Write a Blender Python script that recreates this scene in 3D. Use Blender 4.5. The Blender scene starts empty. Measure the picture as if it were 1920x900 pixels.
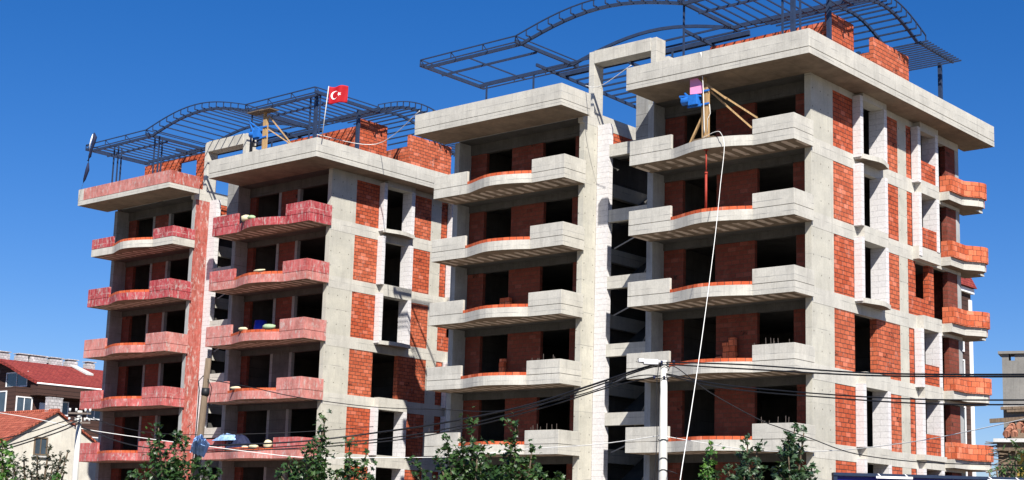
import bpy, bmesh, math, random
from mathutils import Vector, Matrix
R = math.radians
# ------------------------------------------------------------------ camera, sky, sun, exposure
sc = bpy.context.scene
COL = sc.collection
EYE = 2.0                                    # height of the eye above the ground
cam = bpy.data.cameras.new('camera'); camo = bpy.data.objects.new('camera', cam); COL.objects.link(camo)
cam.lens = 2801.62 / 1920 * 36; cam.sensor_width = 36
cam.shift_y = 66 / 1920
cam.clip_start = 0.1; cam.clip_end = 5000
camo.matrix_world = Matrix.Translation((0, 0, EYE)) @ Matrix.Rotation(R(90) + 0.17041, 4, 'X') @ Matrix.Rotation(0.02856, 4, 'Z')
sc.camera = camo
w = bpy.data.worlds.new('World'); sc.world = w; w.use_nodes = True
nt = w.node_tree; bg = nt.nodes['Background']
sky = nt.nodes.new('ShaderNodeTexSky'); sky.sky_type = 'NISHITA'; sky.sun_disc = False
SUN = Vector((0.802, -4.871, 4.75)).normalized()
sky.sun_elevation = math.asin(SUN.z); sky.sun_rotation = math.atan2(SUN.x, SUN.y)
sky.altitude = 0; sky.air_density = 1.0; sky.dust_density = 0.15; sky.ozone_density = 4.5
hs = nt.nodes.new('ShaderNodeHueSaturation'); hs.inputs['Saturation'].default_value = 1.34; hs.inputs['Value'].default_value = 1.0
nt.links.new(sky.outputs[0], hs.inputs['Color']); mul = nt.nodes.new('ShaderNodeMix'); mul.data_type = 'RGBA'; mul.blend_type = 'MULTIPLY'; mul.inputs[0].default_value = 1
nt.links.new(hs.outputs[0], mul.inputs[6]); mul.inputs[7].default_value = (0.95, 0.95, 1.24, 1); nt.links.new(mul.outputs[2], bg.inputs[0])
bg.inputs[1].default_value = 0.05
sl = bpy.data.lights.new('sun', 'SUN'); sl.energy = 5.0; sl.angle = R(0.5); sl.color = (1, 0.95, 0.87)
so = bpy.data.objects.new('sun', sl); COL.objects.link(so)
so.rotation_euler = SUN.to_track_quat('Z', 'Y').to_euler(); so.location = (0, 0, 60)
sc.view_settings.view_transform = 'Standard'; sc.view_settings.look = 'None'
sc.view_settings.exposure = 0.85; sc.view_settings.gamma = 1
sc.render.engine = 'CYCLES'
sc.render.resolution_x = 1024; sc.render.resolution_y = 480
sc.cycles.max_bounces = 5; sc.cycles.diffuse_bounces = 3

# ------------------------------------------------------------------ materials
def new_mat(name):
    m = bpy.data.materials.new(name); m.use_nodes = True
    t = m.node_tree; b = t.nodes['Principled BSDF']
    b.inputs['Roughness'].default_value = 0.85
    b.inputs['Specular IOR Level'].default_value = 0.25
    return m, t, b
def N(t, ty, **k):
    n = t.nodes.new(ty)
    for a, v in k.items():
        if a in n.inputs.keys() if isinstance(a, str) else False: n.inputs[a].default_value = v
        else: setattr(n, a, v)
    return n
def ramp(t, src, stops):
    r = t.nodes.new('ShaderNodeValToRGB'); e = r.color_ramp.elements
    while len(e) < len(stops): e.new(0.5)
    for i, (p, c) in enumerate(stops):
        e[i].position = p; e[i].color = (*c, 1) if len(c) == 3 else c
    t.links.new(src, r.inputs[0]); return r.outputs[0]
def noise(t, vec, scale, detail=4, rough=0.6, dist=0.0):
    n = t.nodes.new('ShaderNodeTexNoise'); n.inputs['Scale'].default_value = scale
    n.inputs['Detail'].default_value = detail; n.inputs['Roughness'].default_value = rough
    n.inputs['Distortion'].default_value = dist
    t.links.new(vec, n.inputs['Vector']); return n.outputs[0]
def mapping(t, vec, scale=(1, 1, 1), loc=(0, 0, 0)):
    m = t.nodes.new('ShaderNodeMapping'); m.inputs['Scale'].default_value = scale; m.inputs['Location'].default_value = loc
    t.links.new(vec, m.inputs[0]); return m.outputs[0]
def mix(t, fac, a, b, mode='MIX'):
    m = t.nodes.new('ShaderNodeMix'); m.data_type = 'RGBA'; m.blend_type = mode
    for s, i in ((fac, 0), (a, 6), (b, 7)):
        if hasattr(s, 'links'): t.links.new(s, m.inputs[i])
        elif i == 0: m.inputs[0].default_value = s
        else: m.inputs[i].default_value = (*s, 1)
    return m.outputs[2]
def mth(t, op, a, b=None, clamp=False):
    m = t.nodes.new('ShaderNodeMath'); m.operation = op; m.use_clamp = clamp
    for s, i in ((a, 0), (b, 1)):
        if s is None: continue
        if hasattr(s, 'links'): t.links.new(s, m.inputs[i])
        else: m.inputs[i].default_value = s
    return m.outputs[0]
def bump(t, b, h, s, d=0.02):
    n = t.nodes.new('ShaderNodeBump'); n.inputs['Strength'].default_value = s; n.inputs['Distance'].default_value = d
    t.links.new(h, n.inputs['Height']); t.links.new(n.outputs[0], b.inputs['Normal'])
def coords(t):
    return t.nodes.new('ShaderNodeTexCoord')
def line(t, v, period, width, off=0.0):
    f = mth(t, 'FRACT', mth(t, 'DIVIDE', mth(t, 'ADD', v, off), period))
    return mth(t, 'LESS_THAN', f, width / period)

def concrete(name, lo, hi, warm=(1, 0.97, 0.9), boards=0.5, paint=None, paint_amt=0.9, holes=False, stain=0.5, jamt=0.25):
    m, t, b = new_mat(name); tc = coords(t); ob = tc.outputs['Object']; uv = tc.outputs['UV']
    n1 = noise(t, ob, 1.1, 6, 0.65)
    base = ramp(t, n1, [(0.3, tuple(lo * c for c in warm)), (0.7, tuple(hi * c for c in warm))])
    n2 = noise(t, ob, 14, 3, 0.7)
    base = mix(t, 0.32, base, ramp(t, n2, [(0.3, (0.36, 0.36, 0.36)), (0.75, (0.64, 0.64, 0.64))]), 'OVERLAY')
    st = noise(t, mapping(t, ob, (2.2, 2.2, 0.35)), 1.6, 5, 0.7)
    base = mix(t, mth(t, 'MULTIPLY', ramp(t, st, [(0.5, (0, 0, 0)), (0.72, (1, 1, 1))]), stain), base, tuple(lo * 0.62 * c for c in (1, 0.95, 0.85)))
    dr = noise(t, mapping(t, ob, (11, 11, 0.55), (2, 5, 8)), 1.5, 4, 0.6)
    base = mix(t, mth(t, 'MULTIPLY', ramp(t, dr, [(0.56, (0, 0, 0)), (0.7, (1, 1, 1))]), 0.35 * stain + .05), base, (lo * 0.42, lo * 0.40, lo * 0.34))
    pt = noise(t, mapping(t, ob, (1, 1, 1.6), (9, 1, 4)), 0.8, 3, 0.5)
    base = mix(t, 0.35, base, ramp(t, pt, [(0.38, (0.42, 0.42, 0.42)), (0.5, (0.5, 0.5, 0.5)), (0.62, (0.58, 0.575, 0.56))]), 'OVERLAY')
    sep = t.nodes.new('ShaderNodeSeparateXYZ'); t.links.new(uv, sep.inputs[0])
    if boards:
        wob = mth(t, 'ADD', sep.outputs[1], mth(t, 'MULTIPLY', noise(t, ob, 3, 2), 0.03))
        l = line(t, wob, boards, 0.022)
        patch = ramp(t, noise(t, ob, 0.9, 2), [(0.42, (0, 0, 0)), (0.6, (1, 1, 1))])
        l2 = mth(t, 'MULTIPLY', l, patch)
        base = mix(t, mth(t, 'MULTIPLY', l2, 0.75), base, (lo * 0.35,) * 3)
        wn = t.nodes.new('ShaderNodeTexWhiteNoise'); wn.noise_dimensions = '1D'
        t.links.new(mth(t, 'FLOOR', mth(t, 'DIVIDE', wob, boards)), wn.inputs['W'])
        base = mix(t, 0.25, base, ramp(t, wn.outputs[0], [(0, (0.4, 0.4, 0.4)), (1, (0.6, 0.6, 0.6))]), 'OVERLAY')
        vl = line(t, sep.outputs[0], 0.11, 0.012)
        base = mix(t, mth(t, 'MULTIPLY', vl, 0.12), base, (lo * 0.5,) * 3)
    if holes:
        fx = mth(t, 'SUBTRACT', mth(t, 'FRACT', mth(t, 'DIVIDE', mth(t, 'ADD', sep.outputs[0], 0.16), 0.62)), 0.5)
        fy = mth(t, 'SUBTRACT', mth(t, 'FRACT', mth(t, 'DIVIDE', mth(t, 'ADD', sep.outputs[1], 0.1), 0.75)), 0.5)
        dx = mth(t, 'MULTIPLY', fx, 0.62); dy = mth(t, 'MULTIPLY', fy, 0.75)
        d = mth(t, 'ADD', mth(t, 'MULTIPLY', dx, dx), mth(t, 'MULTIPLY', dy, dy))
        base = mix(t, mth(t, 'MULTIPLY', mth(t, 'LESS_THAN', d, 0.0011), 0.65), base, (0.07, 0.06, 0.05))
    if paint:
        pn = noise(t, mapping(t, ob, (3, 3, 1.2), (5, 2, 1)), 1.9, 8, 0.72)
        pc = mix(t, ramp(t, noise(t, mapping(t, ob, (1, 1, .6)), 2.2, 6, .75), [(0.38, (0, 0, 0)), (0.62, (1, 1, 1))]), tuple(c * .8 for c in paint), tuple(min(1, c * 1.25 + 0.05) for c in paint))
        streak = ramp(t, noise(t, mapping(t, ob, (9, 9, 0.8)), 2, 4), [(0.35, (0.25, 0.25, 0.25)), (0.6, (1, 1, 1))])
        fac = ramp(t, pn, [(0.34, (0.22,) * 3), (0.47, (1, 1, 1))])
        fac = mth(t, 'MULTIPLY', mth(t, 'MULTIPLY', fac, mth(t, 'ADD', mth(t, 'MULTIPLY', streak, 0.22), 0.80), True), paint_amt)
        base = mix(t, fac, base, pc)
        wl = ramp(t, noise(t, mapping(t, ob, (2, 2, 5), (3, 3, 3)), 1.3, 7, 0.8), [(0.57, (0, 0, 0)), (0.7, (1, 1, 1))])
        jx = line(t, mth(t, 'ADD', sep.outputs[0], mth(t, 'MULTIPLY', noise(t, ob, 4, 2), 0.05)), 0.42, 0.03)
        jz = line(t, mth(t, 'ADD', sep.outputs[1], mth(t, 'MULTIPLY', noise(t, ob, 4, 2), 0.07)), 1.0, 0.05)
        jf = mth(t, 'MULTIPLY', mth(t, 'MAXIMUM', jx, jz), ramp(t, noise(t, ob, 5, 4, .8), [(0.42, (0, 0, 0)), (0.6, (1, 1, 1))]))
        base = mix(t, mth(t, 'MAXIMUM', mth(t, 'MULTIPLY', wl, 0.6), mth(t, 'MULTIPLY', jf, jamt)), base, (0.5, 0.40, 0.36))
    t.links.new(base, b.inputs['Base Color'])
    bump(t, b, mix(t, 0.5, n2, n1), 0.35, 0.02)
    return m

def brick(name, c1, c2, mortar=(0.11, 0.045, 0.03), bw=0.38, bh=0.185, ms=0.016, white=0.35, wcol=(0.75, 0.5, 0.42), soft=0.1, holes=True, oddamt=0.3):
    m, t, b = new_mat(name); tc = coords(t); uv = tc.outputs['UV']; ob = tc.outputs['Object']
    wob = t.nodes.new('ShaderNodeVectorMath'); wob.operation = 'MULTIPLY_ADD'
    nz = t.nodes.new('ShaderNodeTexNoise'); nz.inputs['Scale'].default_value = 4; nz.inputs['Detail'].default_value = 2
    t.links.new(ob, nz.inputs['Vector']); t.links.new(nz.outputs['Color'], wob.inputs[0]); wob.inputs[1].default_value = (0.03, 0.03, 0)
    t.links.new(uv, wob.inputs[2])
    def bt(a, c, mo, msz):
        n = t.nodes.new('ShaderNodeTexBrick'); n.inputs['Scale'].default_value = 1
        n.inputs['Brick Width'].default_value = bw; n.inputs['Row Height'].default_value = bh
        n.inputs['Mortar Size'].default_value = msz; n.inputs['Mortar Smooth'].default_value = soft
        n.inputs['Bias'].default_value = 0.0
        n.inputs['Color1'].default_value = (*a, 1); n.inputs['Color2'].default_value = (*c, 1); n.inputs['Mortar'].default_value = (*mo, 1)
        t.links.new(wob.outputs[0], n.inputs['Vector']); return n
    n = bt(c1, c2, mortar, ms)
    n2 = bt((0, 0, 0), (1, 1, 1), (0.5, 0.5, 0.5), 0)
    col = n.outputs['Color']
    odd = ramp(t, n2.outputs['Color'], [(0.88, (0, 0, 0)), (0.93, (1, 1, 1))])
    col = mix(t, mth(t, 'MULTIPLY', odd, oddamt), col, tuple(min(1, c * 1.25 + 0.10) for c in c2))
    if holes:
        dark = ramp(t, n2.outputs['Color'], [(0.012, (1, 1, 1)), (0.02, (0, 0, 0))])
        spot = ramp(t, noise(t, ob, 9, 1), [(0.5, (0, 0, 0)), (0.56, (1, 1, 1))])
        col = mix(t, mth(t, 'MULTIPLY', mth(t, 'MULTIPLY', dark, spot), 0.85), col, (0.03, 0.015, 0.01))
    g = noise(t, ob, 11, 4, 0.7)
    col = mix(t, 0.55, col, ramp(t, g, [(0.3, (0.34,) * 3), (0.72, (0.66,) * 3)]), 'OVERLAY')
    ef = ramp(t, noise(t, mapping(t, ob, (1.4, 1.4, 0.7), (1, 7, 3)), 1.5, 8, 0.75), [(0.56, (0, 0, 0)), (0.75, (1, 1, 1))])
    col = mix(t, mth(t, 'MULTIPLY', ef, white), col, wcol)
    t.links.new(col, b.inputs['Base Color'])
    hh = mth(t, 'SUBTRACT', mth(t, 'MULTIPLY', g, 0.3), n.outputs['Fac'])
    bump(t, b, hh, 0.6, 0.02)
    return m

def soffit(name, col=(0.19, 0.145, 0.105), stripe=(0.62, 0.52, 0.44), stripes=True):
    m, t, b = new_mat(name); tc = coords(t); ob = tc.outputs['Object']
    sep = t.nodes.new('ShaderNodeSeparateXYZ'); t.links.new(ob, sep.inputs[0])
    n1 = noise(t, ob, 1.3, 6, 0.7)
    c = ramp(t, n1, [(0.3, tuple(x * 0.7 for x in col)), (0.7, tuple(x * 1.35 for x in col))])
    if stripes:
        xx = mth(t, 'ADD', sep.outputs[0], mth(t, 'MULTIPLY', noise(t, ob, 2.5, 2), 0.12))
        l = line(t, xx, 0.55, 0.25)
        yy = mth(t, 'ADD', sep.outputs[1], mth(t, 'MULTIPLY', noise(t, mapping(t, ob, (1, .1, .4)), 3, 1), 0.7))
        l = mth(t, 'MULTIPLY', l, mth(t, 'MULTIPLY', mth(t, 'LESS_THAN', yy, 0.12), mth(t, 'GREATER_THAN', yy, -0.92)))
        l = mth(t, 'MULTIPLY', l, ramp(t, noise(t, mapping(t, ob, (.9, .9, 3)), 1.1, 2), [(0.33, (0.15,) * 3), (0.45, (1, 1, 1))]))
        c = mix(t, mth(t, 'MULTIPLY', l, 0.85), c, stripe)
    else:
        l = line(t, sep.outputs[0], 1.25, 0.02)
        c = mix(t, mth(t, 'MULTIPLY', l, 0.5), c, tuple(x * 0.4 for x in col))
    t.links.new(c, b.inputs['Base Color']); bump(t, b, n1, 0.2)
    return m

def plain(name, col, rough=0.6, metal=0.0, var=0.18, scale=6, spec=0.3, bmp=0.1):
    m, t, b = new_mat(name); tc = coords(t)
    n = noise(t, tc.outputs['Object'], scale, 5, 0.65)
    c = ramp(t, n, [(0.3, tuple(max(0, x * (1 - var)) for x in col)), (0.7, tuple(min(1, x * (1 + var)) for x in col))])
    t.links.new(c, b.inputs['Base Color']); b.inputs['Roughness'].default_value = rough
    b.inputs['Metallic'].default_value = metal; b.inputs['Specular IOR Level'].default_value = spec
    if bmp: bump(t, b, n, bmp)
    return m

def timber(name, col):
    m, t, b = new_mat(name); tc = coords(t)
    n = noise(t, mapping(t, tc.outputs['Object'], (9, 9, 0.8)), 2, 6, 0.7)
    c = ramp(t, n, [(0.3, tuple(x * 0.55 for x in col)), (0.7, tuple(x * 1.25 for x in col))])
    t.links.new(c, b.inputs['Base Color']); bump(t, b, n, 0.4); return m

def leafmat(name, cols):
    m, t, b = new_mat(name); g = t.nodes.new('ShaderNodeNewGeometry')
    c = ramp(t, g.outputs['Random Per Island'], [(i / (len(cols) - 1), c) for i, c in enumerate(cols)])
    t.links.new(c, b.inputs['Base Color']); b.inputs['Roughness'].default_value = 0.42
    b.inputs['Specular IOR Level'].default_value = 0.5
    tr = t.nodes.new('ShaderNodeBsdfTranslucent'); t.links.new(mix(t, 0.5, c, (0.10, 0.2, 0.02)), tr.inputs[0])
    ms = t.nodes.new('ShaderNodeMixShader'); ms.inputs[0].default_value = 0.22
    t.links.new(b.outputs[0], ms.inputs[1]); t.links.new(tr.outputs[0], ms.inputs[2])
    t.links.new(ms.outputs[0], t.nodes['Material Output'].inputs[0]); return m

def tiles(name, c1, c2, bw=0.22, bh=0.3):
    m, t, b = new_mat(name); tc = coords(t); uv = tc.outputs['UV']
    n = t.nodes.new('ShaderNodeTexBrick'); n.inputs['Scale'].default_value = 1
    n.inputs['Brick Width'].default_value = bw; n.inputs['Row Height'].default_value = bh; n.inputs['Mortar Size'].default_value = 0.018
    n.inputs['Color1'].default_value = (*c1, 1); n.inputs['Color2'].default_value = (*c2, 1); n.inputs['Mortar'].default_value = (*[x * .45 for x in c1], 1)
    t.links.new(uv, n.inputs['Vector'])
    g = noise(t, tc.outputs['Object'], 2.0, 6, 0.7)
    c = mix(t, 0.6, n.outputs['Color'], ramp(t, g, [(0.3, (0.32,) * 3), (0.7, (0.66,) * 3)]), 'OVERLAY')
    t.links.new(c, b.inputs['Base Color'])
    sep = t.nodes.new('ShaderNodeSeparateXYZ'); t.links.new(uv, sep.inputs[0])
    wv = mth(t, 'SINE', mth(t, 'MULTIPLY', sep.outputs[0], 2 * math.pi / bw))
    bump(t, b, mth(t, 'SUBTRACT', wv, n.outputs['Fac']), 0.6, 0.03); return m

M = {}
M['conc'] = concrete('pale_concrete', 0.43, 0.53, warm=(1, 0.965, 0.86), stain=0.42)
M['conc_col'] = concrete('column_concrete', 0.40, 0.49, holes=True, boards=1.45, warm=(1, 0.965, 0.83), stain=0.3)
M['conc_in'] = concrete('shaded_room_concrete', 0.07, 0.11, warm=(1, 0.97, 0.92))  # room shade put into the colour, far darker than the outside concrete
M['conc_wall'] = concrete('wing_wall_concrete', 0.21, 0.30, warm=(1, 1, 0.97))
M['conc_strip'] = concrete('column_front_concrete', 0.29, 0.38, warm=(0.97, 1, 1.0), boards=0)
M['red_deep'] = concrete('deep_red_painted_concrete', 0.38, 0.46, paint=(0.30, 0.012, 0.020), paint_amt=1.0, jamt=0.6)
M['red_mid'] = concrete('red_painted_concrete', 0.40, 0.50, paint=(0.36, 0.045, 0.042), paint_amt=0.97)
M['red_pale'] = concrete('faded_pink_painted_concrete', 0.42, 0.52, paint=(0.40, 0.105, 0.085), paint_amt=0.92)
M['red_side'] = concrete('salmon_stained_concrete', 0.42, 0.52, paint=(0.30, 0.036, 0.018), paint_amt=0.97, jamt=0.12, boards=1.1)
M['brick'] = brick('orange_clay_block', (0.35, 0.060, 0.022), (0.46, 0.100, 0.042), mortar=(0.09, 0.03, 0.02))
M['brick_w'] = brick('weathered_clay_block', (0.36, 0.075, 0.032), (0.52, 0.13, 0.06), white=0.65)
M['brick_in'] = brick('shade_toned_clay_block', (0.145, 0.034, 0.021), (0.20, 0.048, 0.030), white=0.06, oddamt=0.1)  # loggia shade put into the colour, a darker copy of the orange block
M['brick_big'] = brick('balcony_clay_block', (0.40, 0.075, 0.028), (0.62, 0.17, 0.08), bw=0.33, bh=0.25, ms=0.010, white=0.5, holes=False)
M['brick_edge'] = brick('brick_on_edge_course', (0.42, 0.068, 0.022), (0.60, 0.13, 0.05), bw=0.30, bh=0.6, ms=0.012, white=0.3, holes=False)
M['aac'] = brick('white_aerated_block', (0.565, 0.55, 0.55), (0.60, 0.58, 0.575), mortar=(0.43, 0.42, 0.42), bw=1.9, bh=0.25, ms=0.010, white=0.15, wcol=(0.6, 0.58, 0.56), holes=False, oddamt=0)
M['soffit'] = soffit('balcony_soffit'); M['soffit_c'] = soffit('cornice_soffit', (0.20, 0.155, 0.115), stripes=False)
M['black'] = plain('black_cable', (0.012, 0.012, 0.014), 0.5, var=0.1)
M['steel'] = plain('blue_grey_steel', (0.035, 0.055, 0.105), 0.45, 0.3)
M['white_rope'] = plain('white_rope', (0.75, 0.74, 0.70), 0.9, var=0.05)
M['wood'] = timber('fresh_timber', (0.42, 0.27, 0.13)); M['wood_old'] = timber('weathered_timber', (0.15, 0.11, 0.075))
M['blue'] = plain('blue_painted_steel', (0.02, 0.14, 0.48), 0.4)
M['pink'] = plain('pink_board', (0.80, 0.30, 0.52), 0.7, var=0.04)
M['rust'] = plain('red_oxide_steel', (0.30, 0.035, 0.02), 0.6)
M['rebar'] = plain('rebar_steel', (0.16, 0.13, 0.11), 0.6, 0.4)
M['pole'] = plain('pole_concrete', (0.50, 0.49, 0.45), 0.8, var=0.12, scale=3)
M['flag_red'] = plain('red_flag_cloth', (0.36, 0.003, 0.010), 0.7, var=0.08)
M['white'] = plain('white_paint', (0.78, 0.78, 0.77), 0.5, var=0.04)
M['navy'] = plain('navy_cloth', (0.012, 0.017, 0.05), 0.8)
M['sack'] = plain('cream_sack', (0.58, 0.52, 0.34), 0.8); M['sack_g'] = plain('green_sack', (0.30, 0.40, 0.24), 0.8)
M['barrel'] = plain('blue_plastic', (0.01, 0.03, 0.36), 0.35)
M['cloth_b'] = plain('pale_blue_tarp', (0.22, 0.36, 0.60), 0.6, var=0.5, scale=4); M['cloth_w'] = plain('white_plastic_sheet', (0.6, 0.6, 0.62), 0.5, var=0.3)
M['render_w'] = concrete('cream_render', 0.52, 0.64, warm=(1, 0.95, 0.83), boards=0, stain=0.35)
M['brown'] = brick('brown_cladding', (0.055, 0.028, 0.022), (0.068, 0.036, 0.028), mortar=(0.02, 0.012, 0.01), bw=6, bh=0.32, ms=0.02, white=0, holes=False)
M['darkred'] = tiles('dark_red_shingle', (0.20, 0.028, 0.024), (0.26, 0.045, 0.034), 0.5, 0.2)
M['redtile'] = tiles('red_clay_tile', (0.24, 0.055, 0.032), (0.36, 0.10, 0.06), 0.25, 0.36)
M['oldtile'] = tiles('old_clay_tile', (0.26, 0.10, 0.06), (0.46, 0.22, 0.14), 0.25, 0.33)
M['stone'] = brick('grey_chimney_stone', (0.36, 0.35, 0.35), (0.50, 0.49, 0.49), mortar=(0.22, 0.22, 0.22), bw=0.3, bh=0.2, white=0.1, wcol=(0.6, 0.6, 0.6), holes=False)
M['grey_render'] = concrete('grey_render', 0.16, 0.22, boards=0)
M['yellow'] = concrete('yellow_render', 0.40, 0.5, warm=(1, 0.68, 0.14), boards=0)
M['ledge'] = plain('pale_ledge', (0.5, 0.5, 0.48), 0.7)
M['signblue'] = plain('blue_sign_panel', (0.012, 0.012, 0.17), 0.35, var=0.06, scale=1); M['signframe'] = plain('dark_sign_frame', (0.012, 0.022, 0.05), 0.4)
M['bark'] = timber('bark', (0.12, 0.09, 0.06))
M['glass'] = plain('window_glass', (0.05, 0.07, 0.09), 0.08, spec=0.8, bmp=0, var=0.3, scale=1)
M['leaf'] = leafmat('maple_leaf', [(0.010, 0.026, 0.008), (0.018, 0.048, 0.012), (0.028, 0.068, 0.016), (0.055, 0.105, 0.026)])
M['leaf_b'] = leafmat('blue_green_leaf', [(0.014, 0.034, 0.016), (0.026, 0.058, 0.028), (0.048, 0.088, 0.044), (0.07, 0.115, 0.052)])
M['leaf_y'] = leafmat('fresh_leaf', [(0.02, 0.06, 0.01), (0.05, 0.13, 0.02), (0.10, 0.20, 0.03)])
M['leaf_p'] = leafmat('dusky_leaf', [(0.016, 0.02, 0.012), (0.03, 0.035, 0.022), (0.055, 0.06, 0.035), (0.09, 0.085, 0.06)])
M['asphalt'] = plain('asphalt', (0.05, 0.05, 0.052), 0.9); M['earth'] = plain('earth', (0.16, 0.13, 0.09), 0.95, scale=0.6, var=0.4)
M['paving'] = plain('paving', (0.28, 0.27, 0.25), 0.9)

# ------------------------------------------------------------------ geometry helpers
class MB:
    """collects shapes, links them as ONE mesh; f = coordinate map"""
    def __init__(s, f=None): s.bm = bmesh.new(); s.f = f or (lambda p: p)
    def poly(s, pts, mi=0):
        vs = [s.bm.verts.new(s.f(p)) for p in pts]
        try: fc = s.bm.faces.new(vs)
        except ValueError: return None
        fc.material_index = mi; return fc
    def solid(s, bot, top, mi=0, mtop=None, mbot=None):
        n = len(bot); b = [s.bm.verts.new(s.f(p)) for p in bot]; t = [s.bm.verts.new(s.f(p)) for p in top]
        f = s.bm.faces.new(b); f.material_index = mi if mbot is None else mbot
        f = s.bm.faces.new(t); f.material_index = mi if mtop is None else mtop
        for i in range(n):
            j = (i + 1) % n; f = s.bm.faces.new((b[i], b[j], t[j], t[i])); f.material_index = mi
    def prism(s, pts, z0, z1, **k): s.solid([(x, y, z0) for x, y in pts], [(x, y, z1) for x, y in pts], **k)
    def box(s, x0, x1, y0, y1, z0, z1, **k): s.prism([(x0, y0), (x1, y0), (x1, y1), (x0, y1)], z0, z1, **k)
    def bar(s, a, b, w, h=None, mi=0, up=(0, 0, 1)):
        a, b = Vector(a), Vector(b); h = h or w; d = (b - a).normalized(); u = Vector(up)
        if abs(d.dot(u)) > 0.98: u = Vector((1, 0, 0))
        r = d.cross(u).normalized() * w / 2; q = r.cross(d).normalized() * h / 2
        s.solid([a + r + q, a - r + q, a - r - q, a + r - q], [b + r + q, b - r + q, b - r - q, b + r - q], mi=mi)
    def tube(s, pts, rad, n=6, mi=0, cap=True):
        pts = [Vector(p) for p in pts]; rings = []
        rads = rad if isinstance(rad, (list, tuple)) else [rad] * len(pts)
        for i, p in enumerate(pts):
            d = (pts[min(i + 1, len(pts) - 1)] - pts[max(i - 1, 0)]).normalized()
            u = Vector((0, 0, 1)) if abs(d.z) < 0.9 else Vector((1, 0, 0))
            r = d.cross(u).normalized(); q = r.cross(d).normalized()
            rings.append([s.bm.verts.new(s.f(p + (r * math.cos(2 * math.pi * k / n) + q * math.sin(2 * math.pi * k / n)) * rads[i])) for k in range(n)])
        for a, b in zip(rings, rings[1:]):
            for k in range(n):
                f = s.bm.faces.new((a[k], a[(k + 1) % n], b[(k + 1) % n], b[k])); f.material_index = mi; f.smooth = True
        if cap:
            for r in (rings[0], rings[-1]): s.bm.faces.new(r).material_index = mi
    def blob(s, c, r, seed=0, mi=0, sq=(1, 1, 1), rough=0.15):
        rd = random.Random(seed); res = bmesh.ops.create_icosphere(s.bm, subdivisions=2, radius=1)
        for v in res['verts']:
            k = 1 + rd.uniform(-rough, rough); p = Vector((v.co.x * r * sq[0] * k, v.co.y * r * sq[1] * k, v.co.z * r * sq[2] * k))
            v.co = Vector(s.f(tuple(p + Vector(c))))
        for v in res['verts']:
            for f in v.link_faces: f.material_index = mi; f.smooth = True
    def build(s, name, mats, parent=None, bevel=0, uv=True, recalc=True):
        if recalc: bmesh.ops.recalc_face_normals(s.bm, faces=s.bm.faces[:])
        if uv:
            L = s.bm.loops.layers.uv.new('UVMap')
            for f in s.bm.faces:
                n = f.normal
                ax, ay, az = abs(n.x), abs(n.y), abs(n.z)
                for l in f.loops:
                    c = l.vert.co
                    if az > 0.9: l[L].uv = (c.x, c.y)
                    elif az > 0.2:                       # sloping roof: distance up the slope
                        h = math.hypot(n.x, n.y); l[L].uv = ((-c.x * n.y + c.y * n.x) / h, c.z / h)
                    elif ax >= ay: l[L].uv = (c.y, c.z)
                    else: l[L].uv = (c.x, c.z)
        me = bpy.data.meshes.new(name); s.bm.to_mesh(me); s.bm.free()
        for m in (mats if isinstance(mats, (list, tuple)) else [mats]): me.materials.append(m)
        o = bpy.data.objects.new(name, me); COL.objects.link(o)
        if parent: o.parent = parent
        if bevel:
            b = o.modifiers.new('bevel', 'BEVEL'); b.width = bevel; b.segments = 2; b.limit_method = 'ANGLE'
        return o
def thing(name, label, cat, loc=(0, 0, 0), rz=0, group=None):
    o = bpy.data.objects.new(name, None); o.empty_display_size = 0.3; COL.objects.link(o)
    o.location = loc; o.rotation_euler = (0, 0, rz); o['label'] = label; o['category'] = cat
    if group: o['group'] = group
    return o
def tag(o, label, cat, group=None):
    o['label'] = label; o['category'] = cat
    if group: o['group'] = group
    return o
def structure(o): o['kind'] = 'structure'; return o
def copy_tree(o, parent=None):
    c = o.copy(); COL.objects.link(c)
    if parent: c.parent = parent
    for ch in [x for x in bpy.data.objects if x.parent == o]: copy_tree(ch, c)
    return c

PHI = 0.715418
Z1 = 15.317 + EYE                            # height of the top balcony slab above the ground
UV_ = Vector((-math.cos(PHI), math.sin(PHI), 0)); VV_ = Vector((math.sin(PHI), math.cos(PHI), 0))
OA = Vector((11.6443, 57.1712, 0))
TWIN = 27.95
def loc(p): return (-p[0], p[1], p[2] + Z1)  # street-grid coordinates (u to the left, v to the rear, z from the top balcony)
def wpt(u, v, z): return OA + UV_ * u + VV_ * v + Vector((0, 0, z + Z1))
def world(x, y, z): return (x, y, z)
def px(x, y, d):                             # a sighted point at depth d metres, used to survey the street's far things
    a, b = x - 960, y - 516; c, s = math.cos(0.02856), math.sin(0.02856)
    xi = (c * a + s * b) / 2801.62; yi = (-s * a + c * b) / 2801.62; p = 0.17041
    r = Vector((xi, math.cos(p) + yi * math.sin(p), math.sin(p) - yi * math.cos(p)))
    return r * (d / r.y) + Vector((0, 0, EYE))

# ------------------------------------------------------------------ ground, road
m = MB(); m.poly([(-1500, -1500, 0), (1500, -1500, 0), (1500, 1500, 0), (-1500, 1500, 0)]); structure(m.build('ground', M['earth']))
def strip(name, v0, v1, z, mat, u0=-120, u1=150, th=0):
    m = MB(lambda p: tuple(OA + UV_ * p[0] + VV_ * p[1] + Vector((0, 0, p[2]))))
    if th: m.box(u0, u1, v0, v1, 0.0, z)
    else: m.poly([(u0, v0, z), (u1, v0, z), (u1, v1, z), (u0, v1, z)])
    return structure(m.build(name, mat))
strip('road', -22, -13, 0.008, M['asphalt']); strip('pavement', -13, -10, 0.13, M['paving'], th=1); strip('pavement', -25, -22, 0.13, M['paving'], th=1)

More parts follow.
